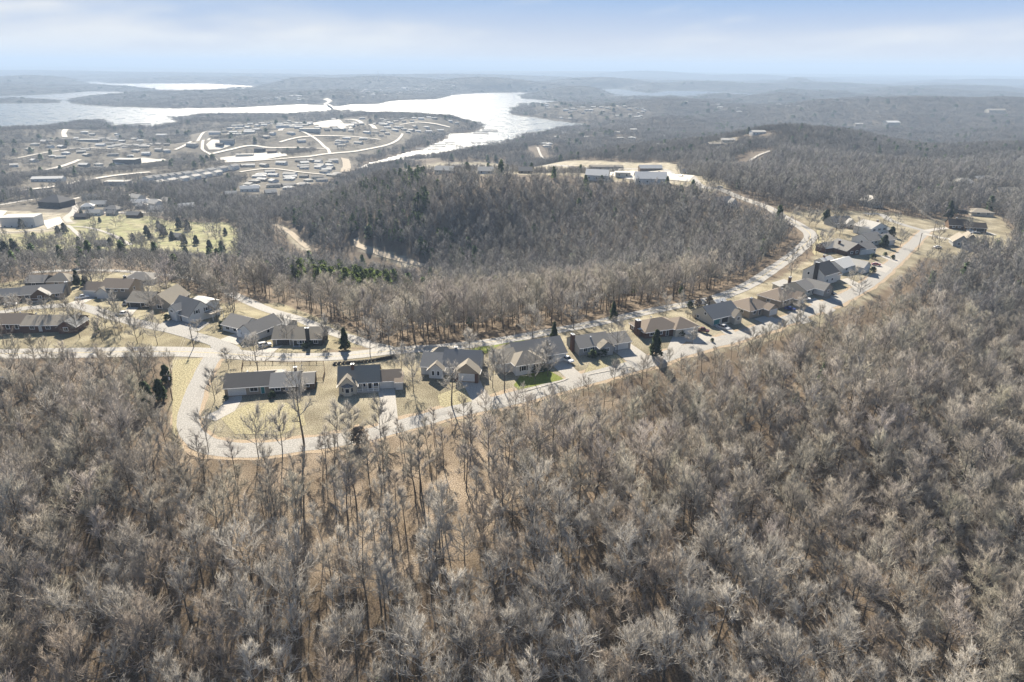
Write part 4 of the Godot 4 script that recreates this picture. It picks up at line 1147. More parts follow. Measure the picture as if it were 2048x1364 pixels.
	house("gabled_house", "large grey roofed house with paired front windows beside the bright green lawn", Vector2(-3.9, -207.1), 22,
		[[0, 6.6, -11.0, 0, 3.0, 5.6, "x", "", "tan"], [4.2, 14.4, -5.0, 3.6, 3.2, 5.8, "hip", "", "tan"], [6.65, 25.0, -13.5, -1.2, 3.0, 6.6, "x", "", "grey"], [14.45, 16.4, -1.15, 1.0, 2.8, 3.8, "z", "", "grey"]],
		[["window", "f", 1, 7.0, 0.8, 1.6, 1.6], ["window", "f", 1, 12.0, 0.8, 1.6, 1.6], ["shutters", "f", 1, 7.0, 0.8, 1.6, 1.6], ["shutters", "f", 1, 12.0, 0.8, 1.6, 1.6], ["window", "l", 0, -3.5, 0.9, 1.3, 1.3], ["window", "l", 0, -7.5, 0.9, 1.3, 1.3], ["door", "f", 3, 15.4, 1.1, 2.1, "wall_dark"], ["window", "f", 2, 18.5, 0.9, 1.8, 1.4], ["garage", "r", 2, -5.5, 4.8, 2.2], ["vent", 12, -10, 4.6], ["vent", 20, -4.2, 5.0]], "white", "grey")
	house("ranch_house", "low tan-roofed house with a dark brick end chimney behind a bare bush", Vector2(23.7, -221.8), 22,
		[[0, 12.8, -10.0, 0, 2.7, 5.2, "x", "", "grey"], [7.0, 12.0, 0.05, 2.8, 2.7, 4.6, "z", "", "tan"], [12.85, 20.5, -9.0, 0.6, 2.6, 4.7, "x", "", "grey"]],
		[["chimney", -0.5, -4.5, 0.9, 1.8, 6.2, "brick"], ["window", "f", 0, 2.4, 0.9, 1.4, 1.3], ["window", "f", 0, 5.2, 0.9, 1.4, 1.3], ["window", "f", 1, 9.5, 0.9, 1.6, 1.3], ["door", "f", 0, 12.4, 0.9, 2.1, "wall_dark"], ["garage", "f", 2, 16.8, 4.8, 2.2], ["vent", 6, -3.2, 4.6]], "grey", "grey")
	house("hip_roofed_house", "brown hip-roofed brick house with a broad stepped brick chimney", Vector2(50.0, -238.8), 22,
		[[0, 16.0, -11.0, 0, 2.7, 5.4, "hip", "brick", "brown"], [12.5, 22.8, -9.0, 1.4, 2.7, 5.2, "hip", "cream", "brown"]],
		[["chimney", -0.7, -4.5, 1.5, 2.0, 6.0, "brick"], ["chimney", -0.7, -2.9, 1.2, 1.4, 3.0, "brick"], ["garage", "f", 1, 18.6, 4.9, 2.2], ["window", "f", 0, 3.0, 0.9, 1.8, 1.2], ["window", "f", 0, 6.8, 0.9, 1.4, 1.2], ["door", "f", 0, 9.8, 1.0, 2.1, "wall_dark"], ["window", "l", 0, -9.0, 0.9, 1.4, 1.2], ["vent", 8, -9, 4.6]], "brick", "brown")
	house("gabled_house", "cream gabled house with teal doors beside the parked grey pickup", Vector2(80.9, -259.4), 30,
		[[0, 15.6, -11.5, 0, 2.9, 6.4, "x", "", "slate"], [10.6, 14.6, 0.05, 2.2, 2.8, 5.0, "z", "", "tan"]],
		[["garage", "f", 0, 2.6, 3.2, 2.3, "door_teal"], ["garage", "f", 0, 7.2, 3.4, 2.3, "wall_dark"], ["window", "f", 1, 12.6, 0.9, 1.4, 1.3], ["window", "l", 0, -4.0, 3.4, 1.1, 1.0], ["window", "l", 0, -8.0, 0.9, 1.3, 1.2], ["vent", 5, -8.5, 5.2], ["chimney", 12.0, -7.0, 0.8, 0.8, 6.6, "stone"]], "cream", "slate")
	house("hip_roofed_house", "brown roofed house with corner porch between the teal-doored house and its twin", Vector2(99.6, -270.1), 33,
		[[0, 14.0, -12.0, 0, 2.8, 5.6, "hip", "tan", "brown"], [8.4, 14.0, 0.05, 3.2, 2.7, 4.4, "z", "tan", "brown"]],
		[["window", "f", 0, 3.0, 0.9, 1.6, 1.3], ["door", "f", 0, 6.4, 1.0, 2.1, "wall_dark"], ["garage", "f", 1, 11.2, 4.4, 2.2], ["window", "l", 0, -4, 0.9, 1.4, 1.2], ["window", "l", 0, -9, 0.9, 1.4, 1.2], ["chimney", 5.0, -4.0, 0.8, 0.8, 6.4, "stone"]], "tan", "brown")
	house("hip_roofed_house", "brown hip-roofed house with a blue car in front", Vector2(117.0, -282.5), 38,
		[[0, 14.5, -11.5, 0, 2.8, 5.8, "hip", "tan", "brown"], [9.0, 14.7, 0.05, 3.0, 2.7, 5.0, "z", "stone", "brown"]],
		[["window", "f", 0, 3.0, 0.9, 1.8, 1.3], ["door", "f", 0, 7.5, 1.0, 2.1, "wall_dark"], ["garage", "f", 1, 11.8, 4.6, 2.2], ["window", "l", 0, -6, 0.9, 1.4, 1.2], ["vent", 8, -5, 5.4]], "tan", "brown")
	house("gabled_house", "pale grey-roofed house with a stone garage wing and brick chimney", Vector2(133.8, -298.0), 38,
		[[0, 8.5, -11.0, 0, 2.8, 5.4, "x", "", "grey"], [7.6, 14.5, -6.0, 5.0, 2.8, 5.2, "z", "stone", "grey"], [-3.5, 6.0, -14.5, -11.1, 2.6, 3.4, "shed", "", "pale"]],
		[["window", "f", 0, 3.0, 0.9, 1.6, 1.3], ["door", "f", 0, 6.6, 1.0, 2.1, "wall_dark"], ["window", "f", 1, 11.0, 0.9, 1.6, 1.2], ["garage", "l", 1, 2.4, 4.4, 2.2], ["chimney", 2.0, -9.5, 1.4, 0.9, 6.4, "brick"]], "cream", "grey")
	house("two_storey_house", "tall narrow house with a dark full-height chimney on its white gable", Vector2(150.8, -318.0), 36,
		[[0, 12.0, -11.5, 0, 4.8, 9.0, "x", "", "brown"], [11.0, 17.0, -9.0, -1.0, 2.8, 5.2, "x", "", "brown"]],
		[["chimney", -0.55, -4.4, 1.1, 1.7, 10.2, "dark"], ["window", "l", 0, -8.4, 3.2, 1.1, 1.3], ["window", "f", 0, 3.0, 0.9, 1.4, 1.3], ["window", "f", 0, 7.4, 0.9, 1.4, 1.3], ["garage", "f", 1, 14.0, 4.4, 2.2]], "white", "brown")
	house("gabled_house", "sprawling white-roofed house between the chimney house and the red brick house", Vector2(170.0, -340.2), 38,
		[[0, 15.0, -11.0, 0, 3.0, 5.6, "x", "", "white"], [2.0, 12.0, -17.0, -11.05, 3.0, 4.6, "x", "", "white"], [11.0, 18.0, -8.0, 5.5, 2.7, 5.0, "z", "", "pale"]],
		[["window", "l", 0, -4.0, 0.9, 1.6, 1.3], ["window", "f", 0, 4.0, 0.9, 1.8, 1.3], ["garage", "f", 2, 14.5, 4.6, 2.2], ["chimney", 6.0, -14.0, 0.9, 0.9, 5.8, "brick"]], "white", "white")
	house("brick_house", "red brick house with long grey roof and white garage wing", Vector2(189.2, -377.3), 24,
		[[0, 14.0, -14.0, 0, 2.9, 6.4, "z", "brick", "grey"], [10.0, 22.0, -9.0, 0.8, 2.8, 5.2, "x", "white", "grey"], [-6.0, 6.0, -17.0, -10.0, 2.8, 5.0, "x", "brick", "pale"]],
		[["window", "f", 0, 3.6, 0.9, 1.6, 1.3], ["window", "f", 0, 7.6, 0.9, 1.6, 1.3], ["garage", "f", 1, 17.4, 4.8, 2.2], ["window", "f", 1, 20.8, 0.9, 1.0, 1.2], ["chimney", 3.2, -9.0, 1.0, 1.0, 6.6, "brick"]], "brick", "grey")
	house("gabled_house", "white house with grey-green roof beside a dark cedar", Vector2(213.8, -402.3), 28,
		[[0, 14.0, -12.0, 0, 3.0, 6.0, "x", "", "grey"], [12.0, 20.0, -8.0, 3.0, 2.8, 5.2, "x", "", "grey"]],
		[["window", "f", 0, 2.6, 0.9, 1.3, 1.3], ["window", "f", 0, 6.2, 0.9, 1.3, 1.3], ["window", "l", 0, -5, 0.9, 1.4, 1.3], ["garage", "f", 1, 16.4, 4.6, 2.2]], "white", "grey")
	house("two_storey_house", "white two storey house with five dark-shuttered windows", Vector2(226.3, -426.3), 26,
		[[0, 15.0, -13.0, 0, 5.2, 8.2, "z", "", "pale"], [14.0, 20.0, -10.0, -1.5, 2.9, 5.0, "x", "", "pale"]],
		[["window", "f", 0, 2.6, 3.4, 1.0, 1.3], ["window", "f", 0, 7.4, 3.4, 1.0, 1.3], ["window", "f", 0, 12.2, 3.4, 1.0, 1.3], ["shutters", "f", 0, 2.6, 3.4, 1.0, 1.3], ["shutters", "f", 0, 7.4, 3.4, 1.0, 1.3], ["shutters", "f", 0, 12.2, 3.4, 1.0, 1.3], ["window", "f", 0, 4.0, 0.8, 1.2, 1.3], ["window", "f", 0, 10.6, 0.8, 1.2, 1.3], ["chimney", 12.5, -6.0, 1.0, 1.0, 8.4, "brick"]], "white", "pale")
	house("brown_house", "very dark brown house with a long roof beyond the road junction", Vector2(301.8, -468.5), -16,
		[[0, 12.0, -10.0, 0, 3.0, 6.2, "x", "wood", "deep"], [9.0, 22.0, -7.0, 3.0, 2.7, 5.2, "x", "wood", "deep"]],
		[["window", "f", 0, 3.0, 1.2, 1.4, 1.3], ["window", "f", 0, 6.4, 1.2, 1.4, 1.3], ["window", "f", 1, 13.0, 0.9, 1.4, 1.2], ["garage", "f", 1, 18.4, 4.6, 2.2, "wall_dark"], ["chimney", 5.0, -5.0, 0.9, 0.9, 7.0, "dark"]], "wood", "deep")
	house("gabled_house", "grey house with three steep overlapping gables right of the junction", Vector2(273.1, -415.9), -18,
		[[0, 9.0, -10.0, 0, 3.2, 7.0, "z", "grey", "tan"], [5.5, 15.0, -14.0, -3.0, 3.2, 7.4, "z", "stone", "tan"], [12.0, 19.0, -8.0, 1.5, 2.8, 6.0, "z", "dark", "tan"]],
		[["window", "f", 0, 3.0, 1.0, 1.4, 1.4], ["window", "f", 0, 6.2, 1.0, 1.4, 1.4], ["window", "f", 2, 15.5, 1.0, 1.6, 1.4], ["deck", 14, 20, 1.55, 5.0, 0.8], ["chimney", 10.0, -6.0, 0.8, 0.8, 8.0, "stone"]], "grey", "tan")
	house("gabled_house", "grey gabled house on the inside of the main road bend", Vector2(214.7, -452.3), 12,
		[[0, 14.0, -11.0, 0, 2.9, 6.2, "x", "", "grey"], [7.0, 14.0, 0.05, 3.0, 2.9, 5.8, "z", "", "pale"]],
		[["window", "f", 1, 10.5, 1.0, 1.8, 1.3], ["window", "f", 0, 3.0, 1.0, 1.4, 1.2], ["chimney", 4, -6.4, 0.8, 0.8, 6.8, "stone"]], "grey", "grey")
	house("white_house", "pale house glimpsed among the trees above the power line", Vector2(278.8, -539.5), 10,
		[[0, 14.0, -10.0, 0, 4.6, 8.0, "z", "", "pale"]], [["window", "f", 0, 4, 1.0, 1.6, 1.4], ["window", "f", 0, 9, 1.0, 1.6, 1.4]], "white", "pale")
	house("flat_roofed_house", "low pale hip-roofed house behind the dark brown house", Vector2(355.1, -528.1), -8,
		[[0, 16.0, -13.0, 0, 2.5, 4.4, "hip", "", "tan"], [-8.0, 2.0, -18.0, -8.0, 2.8, 5.0, "x", "wood", "brown"]],
		[["window", "f", 0, 5, 0.9, 2.0, 1.2], ["window", "f", 0, 12, 0.9, 2.0, 1.2]], "cream", "white")
	# the houses left of the main road
	house("ranch_house", "grey roofed ranch house with a wooden front gable, farthest left", Vector2(-219.3, -289.5), 14,
		[[0, 17.0, -9.5, 0, 2.7, 5.2, "x", "tan", "grey"], [5.0, 12.0, 0.05, 3.0, 2.7, 5.4, "z", "wood", "pale"], [-9.0, 0.05, -8.5, -0.5, 2.5, 4.6, "x", "brick", "slate"]],
		[["window", "f", 1, 8.5, 0.9, 1.4, 1.4], ["window", "f", 0, 14.5, 0.9, 1.6, 1.2], ["window", "f", 0, 2.4, 0.9, 1.6, 1.2], ["garage", "f", 2, -4.5, 4.6, 2.1], ["chimney", 17.4, -4.5, 0.9, 1.4, 6.0, "stone"], ["deck", 4, 13, 3.05, 5.0, 0.3]], "tan", "grey")
	house("two_storey_house", "brown roofed house with white garage and two storey right end", Vector2(-194.5, -294.7), -4,
		[[0, 9.0, -9.0, 0, 2.9, 5.4, "x", "white", "brown"], [9.05, 22.6, -10.0, 0.6, 4.6, 7.2, "x", "tan", "brown"], [8.0, 13.5, 0.65, 2.6, 2.9, 5.0, "z", "white", "tan"]],
		[["garage", "f", 0, 4.4, 5.0, 2.2], ["window", "f", 1, 16.0, 2.9, 1.4, 1.2], ["window", "f", 1, 19.4, 2.9, 1.4, 1.2], ["window", "r", 1, -3.0, 2.9, 1.2, 1.2], ["window", "r", 1, -3.0, 0.6, 1.2, 1.2], ["chimney", 17.0, -6.2, 0.9, 0.9, 8.0, "dark"], ["vent", 20.5, -7, 6.4]], "white", "brown")
	house("gabled_house", "tan gabled house half hidden by a big bare oak left of the white house", Vector2(-164.9, -276.8), -6,
		[[0, 11.0, -11.0, 0, 2.8, 5.6, "x", "dark", "tan"], [11.05, 20.6, -13.0, 1.8, 3.2, 7.0, "z", "stone", "tan"]],
		[["garage", "f", 0, 3.6, 4.8, 2.2, "wall_dark"], ["window", "f", 0, 8.8, 0.9, 1.4, 1.2], ["window", "f", 1, 15.8, 0.9, 2.0, 1.4], ["window", "r", 1, -5, 0.9, 1.4, 1.3]], "stone", "tan")
	house("two_storey_house", "white two storey house with dormer and shuttered side windows", Vector2(-138.4, -260.1), -32,
		[[0, 13.0, -11.0, 0, 3.2, 8.0, "x", "", "grey"], [1.0, 6.0, -3.0, 1.2, 4.6, 6.2, "z", "", "slate"], [3.0, 12.0, -14.5, -8.0, 5.6, 6.6, "x", "", "white"]],
		[["window", "r", 0, -3.4, 3.4, 1.1, 1.3], ["window", "r", 0, -7.8, 3.4, 1.1, 1.3], ["shutters", "r", 0, -3.4, 3.4, 1.1, 1.3], ["shutters", "r", 0, -7.8, 3.4, 1.1, 1.3], ["garage", "f", 0, 10.0, 3.0, 2.2], ["window", "f", 1, 3.5, 3.4, 1.6, 0.9], ["door", "f", 0, 7.2, 1.0, 2.1, "wall_dark"], ["deck", 12.5, 17.5, -12, -7, 3.0]], "white", "grey")
	house("ranch_house", "long red brick ranch house above the main road at left", Vector2(-201.4, -246.7), 2,
		[[-6, 12.0, -9.5, 0, 2.8, 5.2, "x", "brick", "brown"], [12.05, 32.0, -9.0, 1.2, 2.6, 4.8, "x", "brick", "tan"], [27.0, 33.5, -6.0, 3.4, 2.6, 4.8, "z", "brick", "slate"]],
		[["window", "f", 0, 6.0, 0.6, 1.2, 1.7], ["window", "f", 0, 9.4, 0.6, 1.2, 1.7], ["window", "f", 0, 1.0, 0.9, 1.6, 1.3], ["window", "f", 1, 16.0, 0.9, 1.6, 1.3], ["window", "f", 1, 22.0, 0.9, 1.6, 1.3], ["window", "f", 2, 30.0, 0.9, 1.6, 1.3], ["door", "f", 1, 19.0, 1.0, 2.1, "wall_white"], ["vent", 8, -6.0, 5.0], ["vent", 14, -6.0, 4.6]], "brick", "brown")
	house("ranch_house", "white ranch house with twin grey roofs and a trailer parked alongside", Vector2(-111.5, -245.5), -28,
		[[0, 11.0, -10.0, 0, 2.8, 5.4, "x", "white", "grey"], [11.05, 19.0, -12.0, 2.2, 3.0, 5.8, "z", "white", "grey"], [14.0, 22.0, -17.0, -12.05, 2.6, 3.6, "x", "grey", "pale"]],
		[["window", "f", 0, 3.0, 0.9, 1.8, 1.2], ["window", "f", 0, 7.0, 0.9, 1.8, 1.2], ["garage", "f", 1, 15.0, 4.8, 2.2], ["window", "r", 1, -5.0, 1.0, 1.2, 1.2]], "white", "grey")
	house("ranch_house", "tan roofed ranch house with a tall stone chimney by the side road", Vector2(-87.8, -232.0), 3,
		[[0, 7.6, -10.5, 0, 2.7, 5.6, "x", "stone", "tan"], [7.65, 18.0, -9.5, 0.8, 2.7, 5.4, "x", "dark", "tan"]],
		[["garage", "f", 0, 3.8, 4.6, 2.2, "wall_dark"], ["window", "f", 1, 10.0, 0.9, 1.6, 1.3], ["window", "f", 1, 15.8, 0.9, 1.4, 1.3], ["chimney", 13.2, 1.2, 1.3, 0.8, 7.0, "dark"], ["window", "r", 1, -4.5, 3.2, 0.8, 0.8], ["porch", 8.0, 12.2, 0.85, 2.4, 2.4, 3, false]], "white", "tan")
	house("ranch_house", "pale hip-roofed house tucked behind the leftmost trees", Vector2(-190.5, -319.7), 8,
		[[0, 14.0, -10.0, 0, 2.7, 5.0, "hip", "", "grey"]], [["window", "f", 0, 4, 0.9, 1.6, 1.2], ["window", "f", 0, 10, 0.9, 1.6, 1.2]], "white", "grey")
	house("ranch_house", "low tan house with dark wing behind the wooden-gabled ranch house", Vector2(-234.4, -314.1), 4,
		[[0, 9.0, -9.0, 0, 2.7, 4.8, "x", "dark", "grey"], [9.05, 20.0, -10.0, -1.0, 2.7, 5.4, "hip", "", "tan"]], [["window", "f", 0, 4, 0.9, 1.6, 1.2], ["window", "f", 1, 14, 0.9, 1.6, 1.2]], "tan", "tan")
	house("pale_house", "pale house half hidden in trees below the hilltop road", Vector2(159.0, -528.6), 20,
		[[0, 14.0, -11.0, 0, 3.0, 6.4, "x", "", "grey"], [8, 14, 0.05, 4, 3, 6, "z", "", "pale"]], [["window", "f", 1, 11, 1, 1.6, 1.3], ["window", "f", 0, 4, 1, 1.6, 1.3]], "white", "grey")
	props()
	distance()
	woods()

# ---------------------------------------------------------------- cars, poles, yard trees and other small things near the street
func props() -> void:
	car("white pickup parked on the driveway beside the bright green lawn", Vector2(19.0, -217.2), -52, "pickup", "white", "pickup truck")
	car("grey pickup on the concrete drive of the teal-doored house", Vector2(84.9, -257.0), -50, "pickup", "silver", "pickup truck")
	car("dark red pickup by the white garage of the brick chimney house", Vector2(74.8, -250.9), -20, "pickup", "maroon", "pickup truck")
	car("dark blue car in front of the brown hip-roofed house", Vector2(120.8, -280.9), -30, "sedan", "blue")
	car("white suv beside the house with the stone garage wing", Vector2(132.5, -294.0), -20, "suv", "white")
	car("dark suv on the drive below the tall chimney house", Vector2(148.7, -304.4), -50, "suv", "dark")
	car("bright red car on the drive below the red brick house", Vector2(197.7, -360.3), -20, "sedan", "red")
	car("white car parked right of the road junction", Vector2(259.2, -408.3), 5, "sedan", "white")
	car("white car nearest to the dark brown house", Vector2(312.4, -461.3), -15, "suv", "white")
	car("silver car beside the grey house of three gables", Vector2(314.2, -457.6), -10, "sedan", "silver")
	car("white pickup before the white garage of the brown roofed house", Vector2(-193.2, -291.3), 35, "pickup", "white", "pickup truck")
	car("white suv on the side street below the big bare oak", Vector2(-161.5, -265.0), 170, "suv", "white")
	car("silver car at the left end of the side street", Vector2(-227.7, -289.1), 20, "suv", "silver")
	car("white sedan beside the silver car, under a small bare tree", Vector2(-219.8, -282.9), 30, "sedan", "white")
	car("dark suv in the carport of the tan gabled house", Vector2(-167.5, -280.1), -80, "suv", "dark")
	car("silver car on the drive of the stone chimney house", Vector2(-90.0, -229.8), 30, "suv", "silver")
	car("dark car at the edge of the left woods", Vector2(-170.4, -207.2), 20, "sedan", "silver")
	car("small dark truck on the hilltop parking lot", Vector2(141.9, -677.5), 0, "pickup", "dark", "pickup truck")
	car("white car on the hilltop parking lot", Vector2(159.3, -659.6), 20, "sedan", "white")
	car("white car at the roadside below the hilltop", Vector2(182.2, -608.5), -30, "sedan", "white")
	# long white trailer by the ranch house
	var o := thing("camper_trailer", "long white camper trailer parked beside the twin-roofed ranch house", "trailer", on(Vector2(-99.4, -239.9), 0.12), deg_to_rad(32))
	var g := Geo.new()
	g.solid([Vector3(-4, 0.6, 1.2), Vector3(4, 0.6, 1.2), Vector3(4, 0.6, -1.2), Vector3(-4, 0.6, -1.2), Vector3(-4, 3.0, 1.15), Vector3(3.6, 3.0, 1.15), Vector3(3.6, 3.0, -1.15), Vector3(-4, 3.0, -1.15)])
	part("body", g, M.paint_white, o)
	var q := Geo.new()
	for x in [-2.4, 0.2, 2.4]: q.box(Vector3(x, 2.0, 1.2), Vector3(1.1, 0.7, 0.06))
	part("window", q, M.glass, o)
	for x in [-0.9, 0.3]:
		for s in [-1, 1]:
			var t := Geo.new()
			t.tube([Vector3(x, 0.35, s * 0.9), Vector3(x, 0.35, s * 1.22)], [0.36, 0.36], 12)
			part("wheel", t, M.rubber, o)
	var hi := Geo.new()
	hi.tube([Vector3(4, 0.6, 0), Vector3(5.4, 0.55, 0)], [0.08, 0.06], 5)
	part("tow_bar", hi, M.metal, o)
	# fences and walls
	rail_fence("brown rail fence along the yard behind the dark-roofed ranch house", [Vector2(-90.2, -207.7), Vector2(-92.0, -213.6), Vector2(-79.3, -213.6), Vector2(-64.2, -213.3), Vector2(-61.6, -204.6), Vector2(-60.8, -199.1), Vector2(-63.6, -198.7)], 1.25)
	stone_wall("low dark stone wall along the main road behind the porch house", [Vector2(-61.2, -212.3), Vector2(-57.0, -213.5), Vector2(-52.0, -213.8), Vector2(-47.1, -215.5), Vector2(-40.5, -219.1)], 1.0)
	rail_fence("grey board fence beside the cream gabled house", [Vector2(72.8, -267.7), Vector2(74.4, -264.1), Vector2(78.0, -269.8)], 1.6)
	rail_fence("long brown fence behind the grey house on the road bend", [Vector2(208.2, -441.8), Vector2(224.3, -449.8), Vector2(236.6, -454.4)], 1.5)
	# cars of the trade: mailboxes along the street
	for m in [[Vector2(9.1, -197.2), "white mailbox at the kerb of the bright green lawn"], [Vector2(-32.8, -170.4), "dark mailbox at the drive of the porch house"], [Vector2(42.0, -214.0), "pale mailbox between two concrete drives"], [Vector2(-96.7, -226.5), "white mailbox where the side street meets the main road"]]:
		var mb := thing("mailbox", m[1], "mailbox", on(m[0]), 0.4)
		var pg := Geo.new()
		pg.box(Vector3(0, 0.5, 0), Vector3(0.12, 1.1, 0.12))
		part("post", pg, M.pole_wood, mb)
		var bg := Geo.new()
		bg.tube([Vector3(0, 1.15, -0.28), Vector3(0, 1.15, 0.28)], [0.17, 0.17], 8)
		part("box", bg, M.metal, mb)
	var sh := thing("garden_shed", "little pale shed in the garden behind the cream gabled house", "shed", on(Vector2(90.3, -283.9)), deg_to_rad(30))
	var w := [-3.0, 3.0, -2.0, 2.0, 2.2, 3.2, "x"]
	part("wall", wing_walls(w, -1.0), M.wall_stone, sh)
	part("roof", wing_roof(w, 0.3), M.roof_white, sh)
	var dg := Geo.new()
	dg.box(Vector3(0, 0.95, 2.04), Vector3(1.0, 1.9, 0.08))
	part("door", dg, M.wall_wood, sh)

	# utility poles and the lines between them
	var a := pole("leaning wooden utility pole at the junction beside the left woods", Vector2(-115.1, -228.0), 9.5, 10, 0.03)
	var b := pole("tall wooden utility pole beside the last drive before the road junction", Vector2(241.4, -397.9), 11.0, 40)
	var c := pole("wooden utility pole among the lines left of the dark brown house", Vector2(268.6, -430.8), 12.0, 30)
	var d := pole("wooden utility pole at the tree edge behind the shuttered house", Vector2(294.7, -508.6), 11.0, 70)
	var e := pole("distant wooden utility pole at the left end of the power line", Vector2(236.8, -518.5), 11.0, 80)
	var h := pole("wooden utility pole beside the road up to the hilltop", Vector2(185.1, -632.1), 11.0, 60)
	var k := pole("wooden utility pole by the street below the bend of the left woods", Vector2(-105.1, -189.2), 9.0, 0)
	wires("three pale power lines crossing to the tree edge", c, d, 1.2)
	wires("pale power lines running left above the bare woods", d, e, 2.0)
	wires("power lines between the two poles at the road junction", b, c, 0.8)
	wires("power lines climbing along the hilltop road", e, h, 3.0, 2)
	wires("thin power line over the main road beside the left woods", a, k, 0.8, 2)

	# trees that stand singly in the yards
	var wide1 := bare_tree(31, 12.0, 6.2, 0.22, 12)
	var wide2 := bare_tree(32, 13.0, 5.6, 0.25, 13)
	var tall1 := bare_tree(33, 20.0, 4.6, 0.38, 12)
	var slim := bare_tree(34, 9.0, 3.0, 0.25, 9, 2, 0.9)
	var kinds := {"wide": [wide1, 12.0], "oak": [wide2, 13.0], "tall": [tall1, 20.0], "slim": [slim, 9.0]}
	var meshes := {}
	for q2 in kinds: meshes[q2] = [kinds[q2][0][0].mesh(), kinds[q2][0][1].mesh()]
